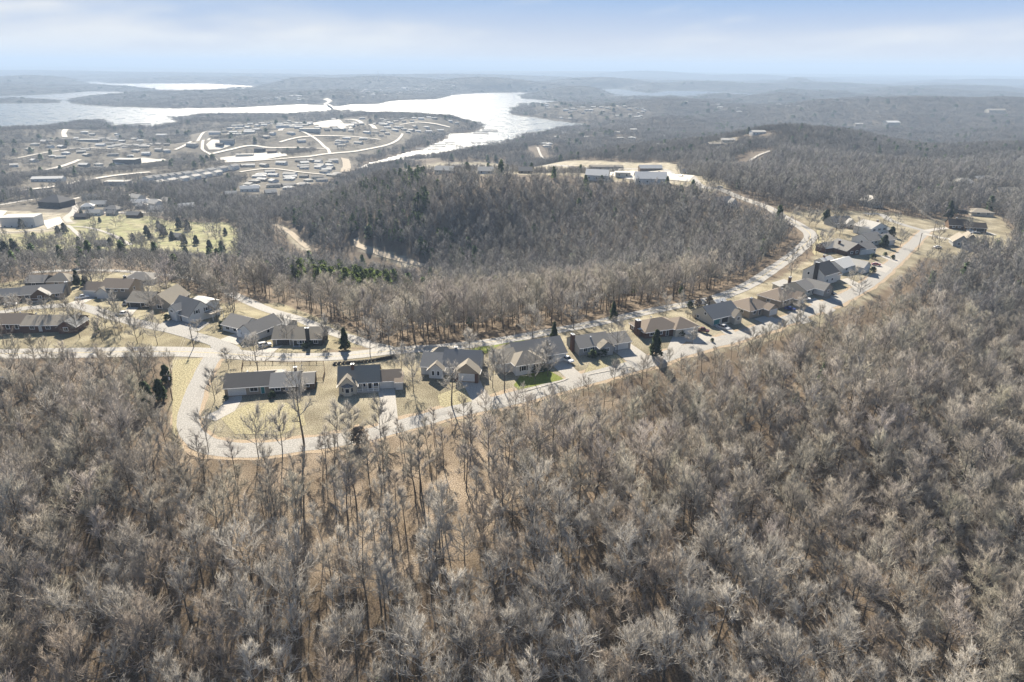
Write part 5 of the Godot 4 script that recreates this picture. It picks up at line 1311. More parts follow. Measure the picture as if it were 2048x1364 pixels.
	for y in [
		[Vector2(-84.9, -207.9), 13.0, "oak", 1.15, "broad dark bare tree behind the dark-roofed ranch house"],
		[Vector2(-56.4, -161.6), 25.0, "tall", 1.2, "tallest bare tree, standing in front of the ranch house's right end"],
		[Vector2(-95.7, -210.8), 7.5, "slim", 1.1, "small crooked bare tree at the left end of the rail fence"],
		[Vector2(-90.5, -186.3), 11.0, "slim", 1.2, "bare tree on the grass beside the ranch house drive"],
		[Vector2(-81.6, -159.4), 12.0, "wide", 0.8, "bare tree leaning over the street bend"],
		[Vector2(-67.2, -156.8), 14.5, "wide", 0.9, "bushy bare tree below the ranch house lawn"],
		[Vector2(-61.4, -158.8), 14.0, "slim", 1.5, "forked bare tree at the lower edge of the street, left of the tallest tree"],
		[Vector2(-47.6, -162.7), 13.0, "slim", 1.4, "bare tree at the street edge right of the tallest tree"],
		[Vector2(-44.1, -164.3), 11.5, "slim", 1.3, "thin bare tree beside the round bush on the street"],
		[Vector2(-36.2, -165.7), 13.0, "slim", 1.3, "slender bare tree at the foot of the porch house drive"],
		[Vector2(-30.8, -192.8), 12.5, "oak", 0.8, "bare tree between the porch house and the brick-flanked garage house"],
		[Vector2(-36.7, -207.0), 9.0, "wide", 0.75, "low spreading bare tree at the roadside right of the porch house"],
		[Vector2(-18.1, -184.9), 15.0, "tall", 1.0, "bare tree in front of the brick-flanked garage"],
		[Vector2(-14.6, -222.2), 9.5, "slim", 1.4, "bare tree behind the gap between two grey-roofed houses"],
		[Vector2(-6.1, -196.9), 14.0, "slim", 1.3, "bare tree at the left corner of the green-lawn house"],
		[Vector2(-2.3, -194.7), 16.0, "tall", 0.8, "second bare tree at the left corner of the green-lawn house"],
		[Vector2(7.6, -200.8), 13.0, "oak", 0.7, "bare tree on the bright green lawn"],
		[Vector2(12.0, -205.9), 13.0, "slim", 1.4, "bare tree at the right edge of the bright green lawn"],
		[Vector2(7.5, -237.4), 13.0, "oak", 0.9, "upright bare tree behind the ridge of the green-lawn house"],
		[Vector2(24.0, -249.6), 15.0, "oak", 1.15, "round-crowned bare oak alone beside the main road"],
		[Vector2(37.6, -225.0), 14.0, "oak", 0.85, "dense bare tree hiding the tan-roofed house's right end"],
		[Vector2(67.6, -237.6), 6.5, "slim", 0.9, "tiny bare tree on the lawn island of the brick chimney house"],
		[Vector2(63.9, -268.1), 9.5, "wide", 0.75, "dark dense bare tree at the main road above the brick chimney"],
		[Vector2(73.1, -280.4), 8.0, "slim", 0.8, "ivy-dark upright tree beside the main road"],
		[Vector2(117.4, -279.9), 10.5, "oak", 0.75, "bare tree in front of the twin brown houses"],
		[Vector2(124.3, -278.4), 8.0, "slim", 1.0, "thin bare tree beside the dark blue car"],
		[Vector2(179.9, -384.1), 14.5, "oak", 1.1, "big crooked bare tree on the grass inside the road bend"],
		[Vector2(206.7, -425.8), 12.0, "oak", 0.8, "bare tree below the grey house on the road bend"],
		[Vector2(221.5, -433.7), 11.0, "oak", 0.8, "bare tree left of the shuttered two storey house"],
		[Vector2(234.6, -405.5), 10.5, "wide", 0.9, "bare tree on the straw lawn below the junction"],
		[Vector2(136.6, -323.1), 13.5, "tall", 0.7, "bare tree at the main road left of the tall chimney house"],
		[Vector2(166.9, -321.5), 9.0, "wide", 0.9, "spreading bare tree before the sprawling white-roofed house"],
		[Vector2(183.9, -313.5), 9.5, "slim", 1.2, "bare tree on the far verge of the street, right of the red car"],
		[Vector2(163.8, -307.7), 8.0, "wide", 0.8, "leafless tree at the end of the chimney house drive"],
		[Vector2(-206.2, -268.2), 9.5, "wide", 0.9, "bare tree beside the parked white sedan"],
		[Vector2(-200.2, -320.1), 11.0, "wide", 1.1, "widest bare tree, behind the brown roofed two storey house"],
		[Vector2(-182.9, -253.3), 11.0, "wide", 0.9, "bare tree in front of the red brick ranch house's middle"],
		[Vector2(-150.5, -268.8), 15.0, "oak", 1.05, "big bare oak before the tan gabled house"],
		[Vector2(-157.7, -254.0), 13.0, "slim", 1.4, "forked bare tree in front of the white suv"],
		[Vector2(-159.1, -249.5), 9.0, "slim", 1.2, "shorter bare tree left of the forked one"],
		[Vector2(-129.9, -231.3), 12.5, "oak", 0.75, "bare tree on the verge above the main road"],
		[Vector2(-138.1, -233.0), 12.5, "slim", 1.4, "bare tree at the verge left of the utility pole"],
		[Vector2(-174.2, -251.2), 8.0, "wide", 0.8, "dark bushy bare tree at the right end of the brick ranch house"],
		[Vector2(-119.1, -241.0), 6.0, "wide", 0.8, "low dark spreading tree before the twin-roofed ranch house"],
		[Vector2(-82.5, -232.0), 12.0, "oak", 0.8, "bare tree in front of the tan-roofed stone chimney house"],
		[Vector2(-68.9, -232.7), 11.5, "slim", 1.2, "bare tree at the right end of the stone chimney house"],
		[Vector2(-65.9, -241.6), 6.0, "slim", 0.8, "small bare tree left of the roadside spruce"],
		[Vector2(-50.0, -221.3), 13.0, "oak", 0.9, "bare tree at the fork of the back road"],
		[Vector2(-45.3, -232.5), 15.5, "oak", 1.1, "dark bare oak in the fork of the two roads"],
		[Vector2(194.1, -466.1), 12.0, "oak", 0.7, "bare tree at the outer edge of the main road bend"],
		[Vector2(200.5, -458.2), 12.0, "slim", 1.2, "left of two bare trees above the road bend"],
		[Vector2(202.8, -453.1), 12.0, "slim", 1.2, "right of two bare trees above the road bend"]]:
		var kd: Array = kinds[y[2]]
		yard_tree(y[4], meshes[y[2]], y[0], y[1], y[3], kd[1])
	# evergreens near the houses
	var cone := evergreen(41, 8.0, 2.3, 2600, 0.5).mesh()
	var round_ := evergreen(42, 6.0, 2.6, 2200, 0.5, 0.5).mesh()
	green_tree("spruce_tree", "single dark spruce beside the main road", cone, Vector2(-60.3, -227.5), 1.05)
	green_tree("spruce_tree", "blue-green spruce at the corner of the lawn by the stepped chimney", cone, Vector2(51.2, -224.8), 1.25)
	green_tree("spruce_tree", "narrow dark spruce at the main road right of the lone oak", cone, Vector2(41.2, -261.8), 0.9, 1.1)
	green_tree("spruce_tree", "slim cedar behind the ridge of the green-lawn house", cone, Vector2(15.8, -238.6), 0.8)
	green_tree("cedar_tree", "dark cedar at the corner of the white house with grey-green roof", round_, Vector2(222.6, -401.8), 1.2)
	green_tree("cedar_tree", "dark cedar beside the shuttered two storey house", round_, Vector2(241.2, -429.1), 1.1)
	green_tree("cedar_tree", "dark green cedar at the right edge of the left woods, nearest the street", round_, Vector2(-109.2, -190.1), 0.9, 1.3)
	green_tree("cedar_tree", "second dark cedar in the left woods, left of the one nearest the street", round_, Vector2(-111.5, -186.3), 1.1, 1.3)
	green_tree("cedar_tree", "third dark cedar deeper in the left woods", round_, Vector2(-128.0, -196.3), 0.9, 1.3)
	green_tree("cedar_tree", "dark cedar in the left woods close below the main road", round_, Vector2(-112.6, -201.5), 0.8, 1.3)
	green_tree("pine_tree", "yellow-green pine above the bend of the main road", round_, Vector2(217.9, -473.1), 1.3)
	green_tree("pine_tree", "tall green pine behind the dark brown house", cone, Vector2(327.1, -511.5), 1.6)
	green_tree("cedar_tree", "green cedar beside the wooden-gabled ranch house", cone, Vector2(-209.5, -314.8), 1.0)
	green_tree("cedar_tree", "second cedar beside the wooden-gabled ranch house", round_, Vector2(-204.9, -313.6), 0.9)
	for y in [[Vector2(-442.8, -725.6), 1.0], [Vector2(-357.9, -657.5), 1.6], [Vector2(-336.5, -647.9), 2.0], [Vector2(-364.8, -695.1), 1.5], [Vector2(-343.9, -695.8), 2.0], [Vector2(-329.1, -682.6), 1.9], [Vector2(-284.9, -602.2), 1.5], [Vector2(-347.2, -612.8), 1.4], [Vector2(-336.4, -576.1), 1.5], [Vector2(-347.9, -578.0), 1.4], [Vector2(-437.8, -657.6), 1.7], [Vector2(-432.1, -639.3), 1.6], [Vector2(-479.9, -755.6), 1.4], [Vector2(-495.0, -679.9), 1.6], [Vector2(-293.8, -598.2), 1.6], [Vector2(-281.1, -657.7), 1.2], [Vector2(-404.4, -558.7), 1.3], [Vector2(-409.3, -579.0), 1.2], [Vector2(-359.1, -480.9), 1.8], [Vector2(-358.2, -469.9), 1.9], [Vector2(-341.9, -632.0), 1.3], [Vector2(-317.5, -625.5), 1.4], [Vector2(-265.3, -584.2), 1.5], [Vector2(-252.5, -579.3), 1.7]]:
		green_tree("field_cedar", "dark round cedar in the pale meadow in the valley", round_, y[0], y[1] * 0.85, 1.15, "cedars dotted over the valley meadow", "cedar_needle")
	# shrubs of the gardens
	var sb := evergreen(43, 1.6, 1.1, 320, 0.28, 0.4).mesh()
	for y in [[Vector2(-87.1, -186.2), 1.0, "dark shrub at the left corner of the ranch house", "needle"], [Vector2(-73.1, -187.1), 1.3, "dark shrub bed before the ranch house windows", "needle"], [Vector2(-42.1, -164.4), 3.0, "round grey bush taller than a car on the street's edge", "brush"], [Vector2(10.3, -209.4), 2.2, "dark rounded shrub before the paired-window house", "needle"], [Vector2(7.8, -208.1), 1.8, "smaller dark shrub beside the rounded one", "needle"], [Vector2(28.3, -220.2), 1.9, "dark shrub below the tan-roofed house window", "needle"], [Vector2(32.1, -222.5), 1.8, "dark shrub right of the one below the window", "needle"], [Vector2(64.8, -243.9), 1.8, "low hedge shrub beside the white garage door", "needle"], [Vector2(76.6, -242.7), 0.9, "little dark shrub at the foot of the lawn island", "needle"], [Vector2(81.4, -284.2), 2.0, "rust-orange shrub beside the main road", "brush"], [Vector2(87.6, -288.5), 2.0, "second rust-orange shrub beside the garden shed", "brush"], [Vector2(77.7, -282.7), 1.7, "green shrub left of the rust-orange ones", "needle"], [Vector2(214.9, -376.1), 1.5, "dark shrub on the straw lawn above the red car", "needle"], [Vector2(213.2, -381.3), 1.4, "second dark shrub on the straw lawn", "needle"], [Vector2(202.5, -374.3), 1.8, "dark hedge in front of the white garage wing", "needle"], [Vector2(188.9, -346.2), 2.0, "broad dark shrub below the red car", "needle"], [Vector2(-138.6, -257.4), 1.6, "bare-rooted dark shrub at the white house corner", "needle"], [Vector2(-112.6, -247.8), 1.8, "green shrub at the corner of the twin-roofed house", "needle"], [Vector2(-74.1, -231.4), 1.5, "low green shrub below the stone chimney", "needle"], [Vector2(-75.1, -228.7), 1.3, "small green shrub on the verge below the chimney", "needle"], [Vector2(87.6, -271.2), 1.6, "flowering brown shrub at the cream gable wall", "brush"]]:
		var s := thing("garden_shrub", y[2], "shrub", on(y[0]), rng.randf() * TAU)
		put("foliage", sb, M[y[3]], s)
		var st := Geo.new()
		st.tube([Vector3(0, -0.2, 0), Vector3(0, 0.8, 0)], [0.08, 0.03], 5)
		put("stem", st.mesh(), M.bark, s)
		s.scale = Vector3.ONE * y[1]

func rail_fence(label: String, pts: Array, h: float) -> void:
	var o := thing("fence", label, "fence", on(pts[0]))
	for k in pts.size() - 1:
		var n := maxi(1, roundi(pts[k].distance_to(pts[k + 1]) / 2.4))
		for q in n:
			var a := on(pts[k].lerp(pts[k + 1], float(q) / n)) - o.position
			var b := on(pts[k].lerp(pts[k + 1], float(q + 1) / n)) - o.position
			var g := Geo.new()
			g.box(a + Vector3(0, h / 2 - 0.1, 0), Vector3(0.14, h + 0.3, 0.14))
			part("post", g, M.wall_wood, o)
			for y in [0.35, 0.7, 1.0]:
				var r := Geo.new()
				r.tube([a + Vector3(0, h * y - 0.05, 0), b + Vector3(0, h * y - 0.05, 0)], [0.07, 0.07], 4)
				part("rail", r, M.wall_wood, o)

func stone_wall(label: String, pts: Array, h: float) -> void:
	var o := thing("stone_wall", label, "wall", on(pts[0]))
	rng.seed = 91
	for k in pts.size() - 1:
		var n := maxi(1, roundi(pts[k].distance_to(pts[k + 1]) / 1.3))
		for q in n:
			for y in 2:
				var a := on(pts[k].lerp(pts[k + 1], (q + 0.5 + 0.3 * y) / n)) - o.position
				var g := Geo.new()
				g.box(a + Vector3(0, h * (0.25 + 0.5 * y), 0), Vector3(1.2 * rng.randf_range(0.85, 1.0), h * 0.48, 0.6 * rng.randf_range(0.85, 1.1)), -(pts[k + 1] - pts[k]).angle() + rng.randf_range(-0.06, 0.06))
				part("stone", g, M.wall_dark, o)

# ---------------------------------------------------------------- buildings of the hilltop, the valley town and the lake
func distance() -> void:
	for b in [
		[Vector2(-183.0, -1253.1), 10, 19, 3.0, 12, "cream", "tan", "x", "leftmost tan-roofed house on the hilltop edge"],
		[Vector2(-153.2, -1252.0), 5, 16, 3.0, 11, "white", "pale", "x", "white house second from the left on the hilltop edge"],
		[Vector2(-69.5, -709.8), -8, 19, 3.2, 12, "cream", "pale", "x", "cream house with long pale roof on the hilltop edge"],
		[Vector2(-106.3, -1319.8), 0, 18, 3.0, 12, "tan", "tan", "x", "tan house behind the row on the hilltop edge"],
		[Vector2(-76.4, -1325.7), 4, 14, 3.0, 11, "cream", "tan", "hip", "small hip-roofed house behind the hilltop row"],
		[Vector2(-26.8, -685.4), -5, 15, 3.0, 11, "white", "pale", "x", "white house before the long-roofed hilltop house"],
		[Vector2(-11.5, -1290.9), -6, 26, 3.4, 13, "cream", "white", "x", "long pale-roofed house near the middle of the hilltop"],
		[Vector2(11.7, -690.9), 4, 14, 3.0, 11, "tan", "grey", "x", "small grey-roofed house right of the long pale roof"],
		[Vector2(44.6, -1041.1), 10, 18, 3.2, 12, "white", "tan", "hip", "hip-roofed house left of the hilltop shops"],
		[Vector2(91.3, -1030.5), 0, 16, 3.4, 12, "wood", "brown", "x", "dark brown house beside the hilltop shops"],
		[Vector2(79.2, -652.0), -14, 21, 4.2, 15, "white", "white", "x", "white gabled storage building on the hilltop"],
		[Vector2(124.5, -630.1), -4, 28, 4.4, 17, "white", "white", "x", "larger white gabled storage building right of the first"],
		[Vector2(134.3, -1009.6), 0, 48, 4.0, 11, "stone", "tan", "x", "long low shop building behind the parking lot"],
		[Vector2(183.9, -937.4), 2, 30, 4.0, 12, "wood", "white", "x", "low shop with white metal roof behind the parking lot"],
		[Vector2(103.4, -657.4), -4, 14, 3.6, 9, "cream", "white", "flat", "small flat white building between the storage buildings"],
		[Vector2(216.5, -872.0), 10, 12, 3.0, 10, "cream", "grey", "x", "small house at the right end of the hilltop parking lot"],
		[Vector2(-504.0, -695.2), 8, 32, 10.5, 18, "white", "white", "flat", "big white box warehouse beside the meadow"],
		[Vector2(-556.6, -834.1), -10, 30, 7.0, 24, "dark", "dark", "hip", "large dark hip-roofed building above the warehouse"],
		[Vector2(-769.3, -1393.5), 0, 44, 8.0, 24, "dark", "pale", "flat", "dark flat-roofed office on the slope of the town"],
		[Vector2(-687.4, -1024.7), 12, 42, 4.5, 14, "white", "white", "x", "long white metal building left of the town office"],
		[Vector2(-586.6, -1026.5), 4, 34, 6.0, 16, "grey", "pale", "flat", "grey two storey block below the town office"],
		[Vector2(-425.3, -763.7), -4, 14, 3.5, 10, "wood", "grey", "x", "brown house at the upper edge of the meadow"],
		[Vector2(-474.7, -771.6), 4, 16, 3.5, 10, "white", "pale", "x", "white house at the upper left corner of the meadow"],
		[Vector2(-475.5, -749.0), 2, 13, 3.2, 9, "dark", "dark", "x", "dark shed by the meadow's corner"],
		[Vector2(-455.3, -772.5), 2, 10, 3.0, 8, "grey", "grey", "x", "small grey house along the meadow road"],
		[Vector2(-506.9, -837.9), 6, 18, 3.4, 12, "cream", "pale", "x", "pale house above the meadow road"],
		[Vector2(-360.9, -587.5), 5, 10, 3.0, 8, "grey", "slate", "x", "small blue-grey shed among trees below the meadow"],
		[Vector2(-315.9, -631.8), -20, 12, 3.4, 9, "grey", "slate", "x", "blue-grey house at the right side of the meadow"],
		[Vector2(-716.0, -1573.6), -6, 22, 6.0, 14, "cream", "pale", "flat", "pale two storey block left of the curved road"],
		[Vector2(-658.0, -1625.8), 8, 30, 7.0, 16, "grey", "dark", "x", "dark-roofed hotel inside the curved road"],
		[Vector2(-663.6, -1595.5), 4, 16, 5.0, 12, "dark", "dark", "x", "dark gabled house inside the curved road"],
		[Vector2(-573.5, -1592.6), 0, 22, 6.0, 14, "dark", "dark", "hip", "dark hip-roofed building on the town slope"],
		[Vector2(-540.2, -1576.6), 6, 20, 5.0, 14, "wood", "brown", "x", "brown building beside the dark hip-roofed one"],
		[Vector2(-588.8, -1539.9), 10, 36, 4.0, 14, "cream", "pale", "flat", "long pale strip building under the town slope"],
		[Vector2(-647.0, -2039.0), 10, 60, 8.0, 18, "white", "white", "flat", "largest white flat-roofed store near the bridge"],
		[Vector2(-517.7, -1809.4), 6, 50, 6.0, 18, "cream", "pale", "flat", "long pale store right of the largest white one"],
		[Vector2(-747.7, -1904.0), 8, 36, 6.0, 16, "white", "white", "flat", "white flat-roofed store above the curved road"],
		[Vector2(-658.6, -1774.4), 6, 26, 6.0, 16, "cream", "white", "x", "white gabled store above the curved road"],
		[Vector2(-815.6, -1939.6), 12, 30, 5.0, 14, "white", "pale", "x", "white building at the left end of the store row"],
		[Vector2(-1006.3, -1679.5), 4, 48, 5.0, 18, "stone", "pale", "flat", "low wide building in the trees left of the marina road"],
		[Vector2(-975.7, -1970.3), 0, 30, 5.0, 14, "white", "white", "x", "white building in the trees below the bay"],
		[Vector2(-379.4, -993.1), 20, 26, 4.5, 12, "white", "white", "x", "long white roof in the trees left of the wooded hill"],
		[Vector2(-387.8, -944.3), 20, 16, 4.0, 10, "cream", "pale", "x", "pale roof in the trees below the cottages"],
		[Vector2(1239.2, -2346.7), 10, 46, 9.0, 26, "cream", "white", "x", "large cream house on the far wooded slope at right"],
		[Vector2(1181.1, -2449.3), 0, 26, 7.0, 18, "stone", "pale", "x", "smaller house left of the large cream one on the far slope"],
		[Vector2(1691.5, -2529.0), 0, 60, 8.0, 26, "cream", "tan", "x", "tan house on the far ridge at right"],
		[Vector2(332.8, -1166.3), 8, 26, 4.0, 14, "stone", "tan", "x", "long house on the lower hill right of the cove"],
		[Vector2(360.9, -1193.5), -8, 22, 4.0, 14, "cream", "pale", "x", "pale house at the top of the lower hill"],
		[Vector2(453.7, -1732.2), 4, 40, 3.0, 14, "tan", "tan", "flat", "long low tan building on the lower hill"],
		[Vector2(419.4, -1222.2), 6, 24, 4.0, 14, "white", "pale", "x", "white house left of the dark pines on the lower hill"],
		[Vector2(452.7, -697.4), -6, 20, 4.0, 14, "white", "pale", "hip", "pale hip-roofed house in the woods at right"],
		[Vector2(452.5, -633.5), -6, 18, 4.0, 14, "cream", "tan", "x", "tan house in the woods at the right edge"],
		[Vector2(493.1, -732.3), 6, 16, 4.0, 12, "cream", "pale", "x", "pale house in the woods right of the hip-roofed one"]]:
		small_building("building", b[8], b[0], b[1], Vector3(b[2], b[3], b[4]), b[5], b[6], b[7])
	# the two rows of white cottages
	for k in 10:
		small_building("cottage", "white gabled cottage, %s from the left in the upper row of the valley" % ["first", "second", "third", "fourth", "fifth", "sixth", "seventh", "eighth", "ninth", "tenth"][k], (Vector2(-563.7, -1074.4)).lerp(Vector2(-531.7, -1127.7), k / 5.0) if k < 6 else (Vector2(-531.7, -1127.7)).lerp(Vector2(-478.9, -1222.1), (k - 5) / 4.6), 75, Vector3(17, 6.0, 13), "white", "slate" if k % 2 else "grey", "x", "cottage", "white cottages in two rows")
	for k in 6:
		small_building("cottage", "white gabled cottage, %s from the left in the lower row of the valley" % ["first", "second", "third", "fourth", "fifth", "sixth"][k], (Vector2(-534.4, -1042.2)).lerp(Vector2(-492.0, -1153.6), k / 5.0), 75, Vector3(16, 5.5, 12), "white", "pale", "x", "cottage", "white cottages in two rows")
	# scattered roofs of the town, the far shores and the wooded hills
	rng.seed = 55
	for zone in [
		[[Vector2(-876.0, -1211.3), Vector2(-1052.2, -1535.0), Vector2(-1189.0, -1925.1), Vector2(-1122.3, -2025.3), Vector2(-871.5, -1692.1), Vector2(-707.6, -1539.9), Vector2(-693.4, -1390.1), Vector2(-798.0, -1282.1)], 64, "small pale building among the trees of the lakeside town", "small buildings of the lakeside town"],
		[[Vector2(-821.8, -1990.7), Vector2(-829.1, -2538.9), Vector2(-568.1, -2413.2), Vector2(-235.6, -2293.7), Vector2(-158.6, -2332.2), Vector2(-235.9, -2136.6), Vector2(-324.1, -1943.2), Vector2(-369.1, -1592.8), Vector2(-539.9, -1630.6)], 130, "small pale building on the town's slope by the bridge", "small buildings near the bridge"],
		[[Vector2(-488.0, -1247.2), Vector2(-405.5, -1331.0), Vector2(-352.3, -1466.2), Vector2(-300.5, -1282.7), Vector2(-305.4, -1093.9), Vector2(-326.8, -921.8), Vector2(-376.4, -928.9), Vector2(-424.8, -1165.5)], 56, "small pale building in the wooded valley before the hill", "small buildings in the wooded valley"],
		[[Vector2(-597.9, -855.3), Vector2(-666.1, -949.3), Vector2(-557.0, -903.1), Vector2(-459.6, -892.0), Vector2(-360.6, -824.8), Vector2(-410.1, -802.3), Vector2(-519.7, -808.2)], 12, "small house among trees above the meadow road", "houses above the meadow road"],
		[[Vector2(-21.8, -1836.1), Vector2(212.1, -2268.8), Vector2(403.6, -2104.6), Vector2(437.2, -1754.5), Vector2(218.9, -1125.2), Vector2(97.9, -1470.0)], 26, "small pale roof in the woods beyond the hilltop", "small roofs beyond the hilltop"],
		[[Vector2(81.8, -3598.4), Vector2(252.7, -2965.9), Vector2(567.3, -2992.5), Vector2(466.4, -2641.0), Vector2(178.4, -2748.2)], 40, "small pale roof on the peninsula right of the open water", "roofs on the right-hand peninsula"],
		[[Vector2(-1221.2, -5417.6), Vector2(-1018.3, -5989.7), Vector2(-504.1, -5755.2), Vector2(-269.2, -5799.5), Vector2(-564.5, -4887.8), Vector2(-858.3, -4040.5)], 46, "tiny pale house on the far shore behind the bridge", "houses on the far shore"],
		[[Vector2(-1384.6, -3947.3), Vector2(-1225.5, -4154.3), Vector2(-1109.6, -3938.8), Vector2(-1232.7, -3806.9)], 10, "tiny white building in a row on the near far-shore peninsula", "row of buildings on the peninsula"],
		[[Vector2(638.9, -3148.6), Vector2(1552.2, -3924.6), Vector2(1345.6, -2802.1), Vector2(1078.6, -2606.8), Vector2(707.9, -2722.2)], 18, "tiny pale house in the distant woods at right", "houses in the distant woods"]]:
		var poly := PackedVector2Array(zone[0])
		var bx := Rect2(poly[0], Vector2.ZERO)
		for p in poly: bx = bx.expand(p)
		var n := 0
		for k in 4000:
			if n >= zone[1]: break
			var p := Vector2(rng.randf_range(bx.position.x, bx.end.x), rng.randf_range(bx.position.y, bx.end.y))
			if not Geometry2D.is_point_in_polygon(p, poly) or is_clear(p.x, p.y) or ground(p.x, p.y) < LAKE + 2.0: continue
			var rf: String = ["white", "pale", "pale", "white", "grey"][rng.randi() % 5]
			var big := clampf(-p.y / 2800.0, 1.0, 1.6)
			small_building("small_building", zone[2] + {"white": ", white roofed", "pale": ", pale grey roofed", "grey": ", dark grey roofed"}[rf], p, rng.randf_range(-40, 40), Vector3(rng.randf_range(11, 21) * big, rng.randf_range(2.6, 4.0) * sqrt(big), rng.randf_range(9, 13) * big), ["white", "cream", "white", "stone"][rng.randi() % 4], rf, ["x", "x", "hip"][rng.randi() % 3], "building", zone[3])
			n += 1
	# docks
	for d in [[Vector2(-1504.9, -2157.6), 4, 96, 16], [Vector2(-1451.1, -2077.7), 3, 100, 16], [Vector2(-1420.7, -1986.9), 2, 90, 16], [Vector2(-1368.4, -1891.6), 2, 80, 16]]:
		dock("long white-roofed marina dock at the left edge of the lake", d[0], d[1], Vector2(d[2], d[3]), "white", "marina docks")
	dock("dark covered dock off the wooded point, the nearer of two", Vector2(-101.2, -2182.0), 2, Vector2(48, 14), "dark")
	dock("dark covered dock off the wooded point, the farther of two", Vector2(-74.3, -2254.3), -2, Vector2(50, 14), "dark")
	dock("pale boat dock in the narrow cove, nearest the end", Vector2(-224.9, -1725.1), 10, Vector2(26, 12), "slate")
	dock("pale boat dock in the middle of the narrow cove", Vector2(-194.4, -1749.0), 6, Vector2(36, 13), "white")
	dock("second pale boat dock in the middle of the narrow cove", Vector2(-190.4, -1806.7), 6, Vector2(34, 13), "slate")
	dock("small boat dock at the mouth of the narrow cove", Vector2(-167.7, -1869.4), 0, Vector2(26, 12), "slate")
	dock("dark marina dock in the left bay", Vector2(-1271.0, -2367.5), 0, Vector2(60, 14), "dark")
	dock("second dark marina dock in the left bay", Vector2(-1253.2, -2411.2), 6, Vector2(50, 14), "dark")
	dock("third marina dock nearest the bay's shore", Vector2(-1285.0, -2325.5), -8, Vector2(70, 14), "pale")
	# bridge: deck, railings, piers
	var ends := [Vector2(-707.4, -2895.6), Vector2(-841.5, -3369.5), Vector2(-942.1, -3665.9)]
	var br := thing("road_bridge", "long low road bridge across the narrows of the lake", "bridge", Vector3(ends[0].x, LAKE, ends[0].y))
	var dk := Geo.new()
	var rl := Geo.new()
	for k in 2:
		var a: Vector2 = ends[k] - ends[0]
		var b: Vector2 = ends[k + 1] - ends[0]
		var e := (b - a).orthogonal().normalized() * 8.0
		var y := 9.0
		dk.solid([Vector3(a.x + e.x, y - 1.6, a.y + e.y), Vector3(b.x + e.x, y - 1.6, b.y + e.y), Vector3(b.x - e.x, y - 1.6, b.y - e.y), Vector3(a.x - e.x, y - 1.6, a.y - e.y), Vector3(a.x + e.x, y, a.y + e.y), Vector3(b.x + e.x, y, b.y + e.y), Vector3(b.x - e.x, y, b.y - e.y), Vector3(a.x - e.x, y, a.y - e.y)])
		for s in [-1, 1]:
			rl.tube([Vector3(a.x + e.x * s * 0.97, y + 1.0, a.y + e.y * s * 0.97), Vector3(b.x + e.x * s * 0.97, y + 1.0, b.y + e.y * s * 0.97)], [0.5, 0.5], 4)
		for q in 7:
			var c := a.lerp(b, (q + 0.5) / 7.0)
			var pg := Geo.new()
			pg.box(Vector3(c.x, 0.5, c.y), Vector3(12, 14, 3.0), -(b - a).angle() + PI / 2)
			part("pier", pg, M.wall_stone, br)
	part("deck", dk, M.far_road, br)
	part("railing", rl, M.wall_stone, br)
	structure("causeway", ribbon([Vector2(-958.9, -3712.4), Vector2(-983.6, -3780.1), Vector2(-977.5, -3843.4), Vector2(-1017.2, -3897.7)], 26.0, 2.0, 15.0, 2), M.far_road)
	clear_line([Vector2(-962.7, -3727.8), Vector2(-983.6, -3780.1), Vector2(-977.5, -3843.4), Vector2(-1017.2, -3897.7)], 40.0)
	# radio mast on the far hill
	var mt := thing("radio_mast", "thin lattice radio mast on the far hill above the bridge", "radio mast", on(Vector2(-1157.3, -6245.2)))
	for s in 3:
		var lg := Geo.new()
		var c := Vector3(cos(TAU * s / 3.0), 0, sin(TAU * s / 3.0)) * 3.0
		lg.tube([c, c * 0.4 + Vector3(0, 75, 0)], [0.9, 0.5], 4)
		part("leg", lg, M.metal, mt)
	for k in 9:
		var lc := Geo.new()
		for s in 3:
			var q0 := 3.0 * (1.0 - 0.6 * k / 9.0)
			var q1 := 3.0 * (1.0 - 0.6 * (k + 1) / 9.0)
			lc.tube([Vector3(cos(TAU * s / 3.0) * q0, 75.0 * k / 9.0, sin(TAU * s / 3.0) * q0), Vector3(cos(TAU * (s + 1) / 3.0) * q1, 75.0 * (k + 1) / 9.0, sin(TAU * (s + 1) / 3.0) * q1)], [0.35, 0.35], 3)
		part("lattice", lc, M.metal, mt)

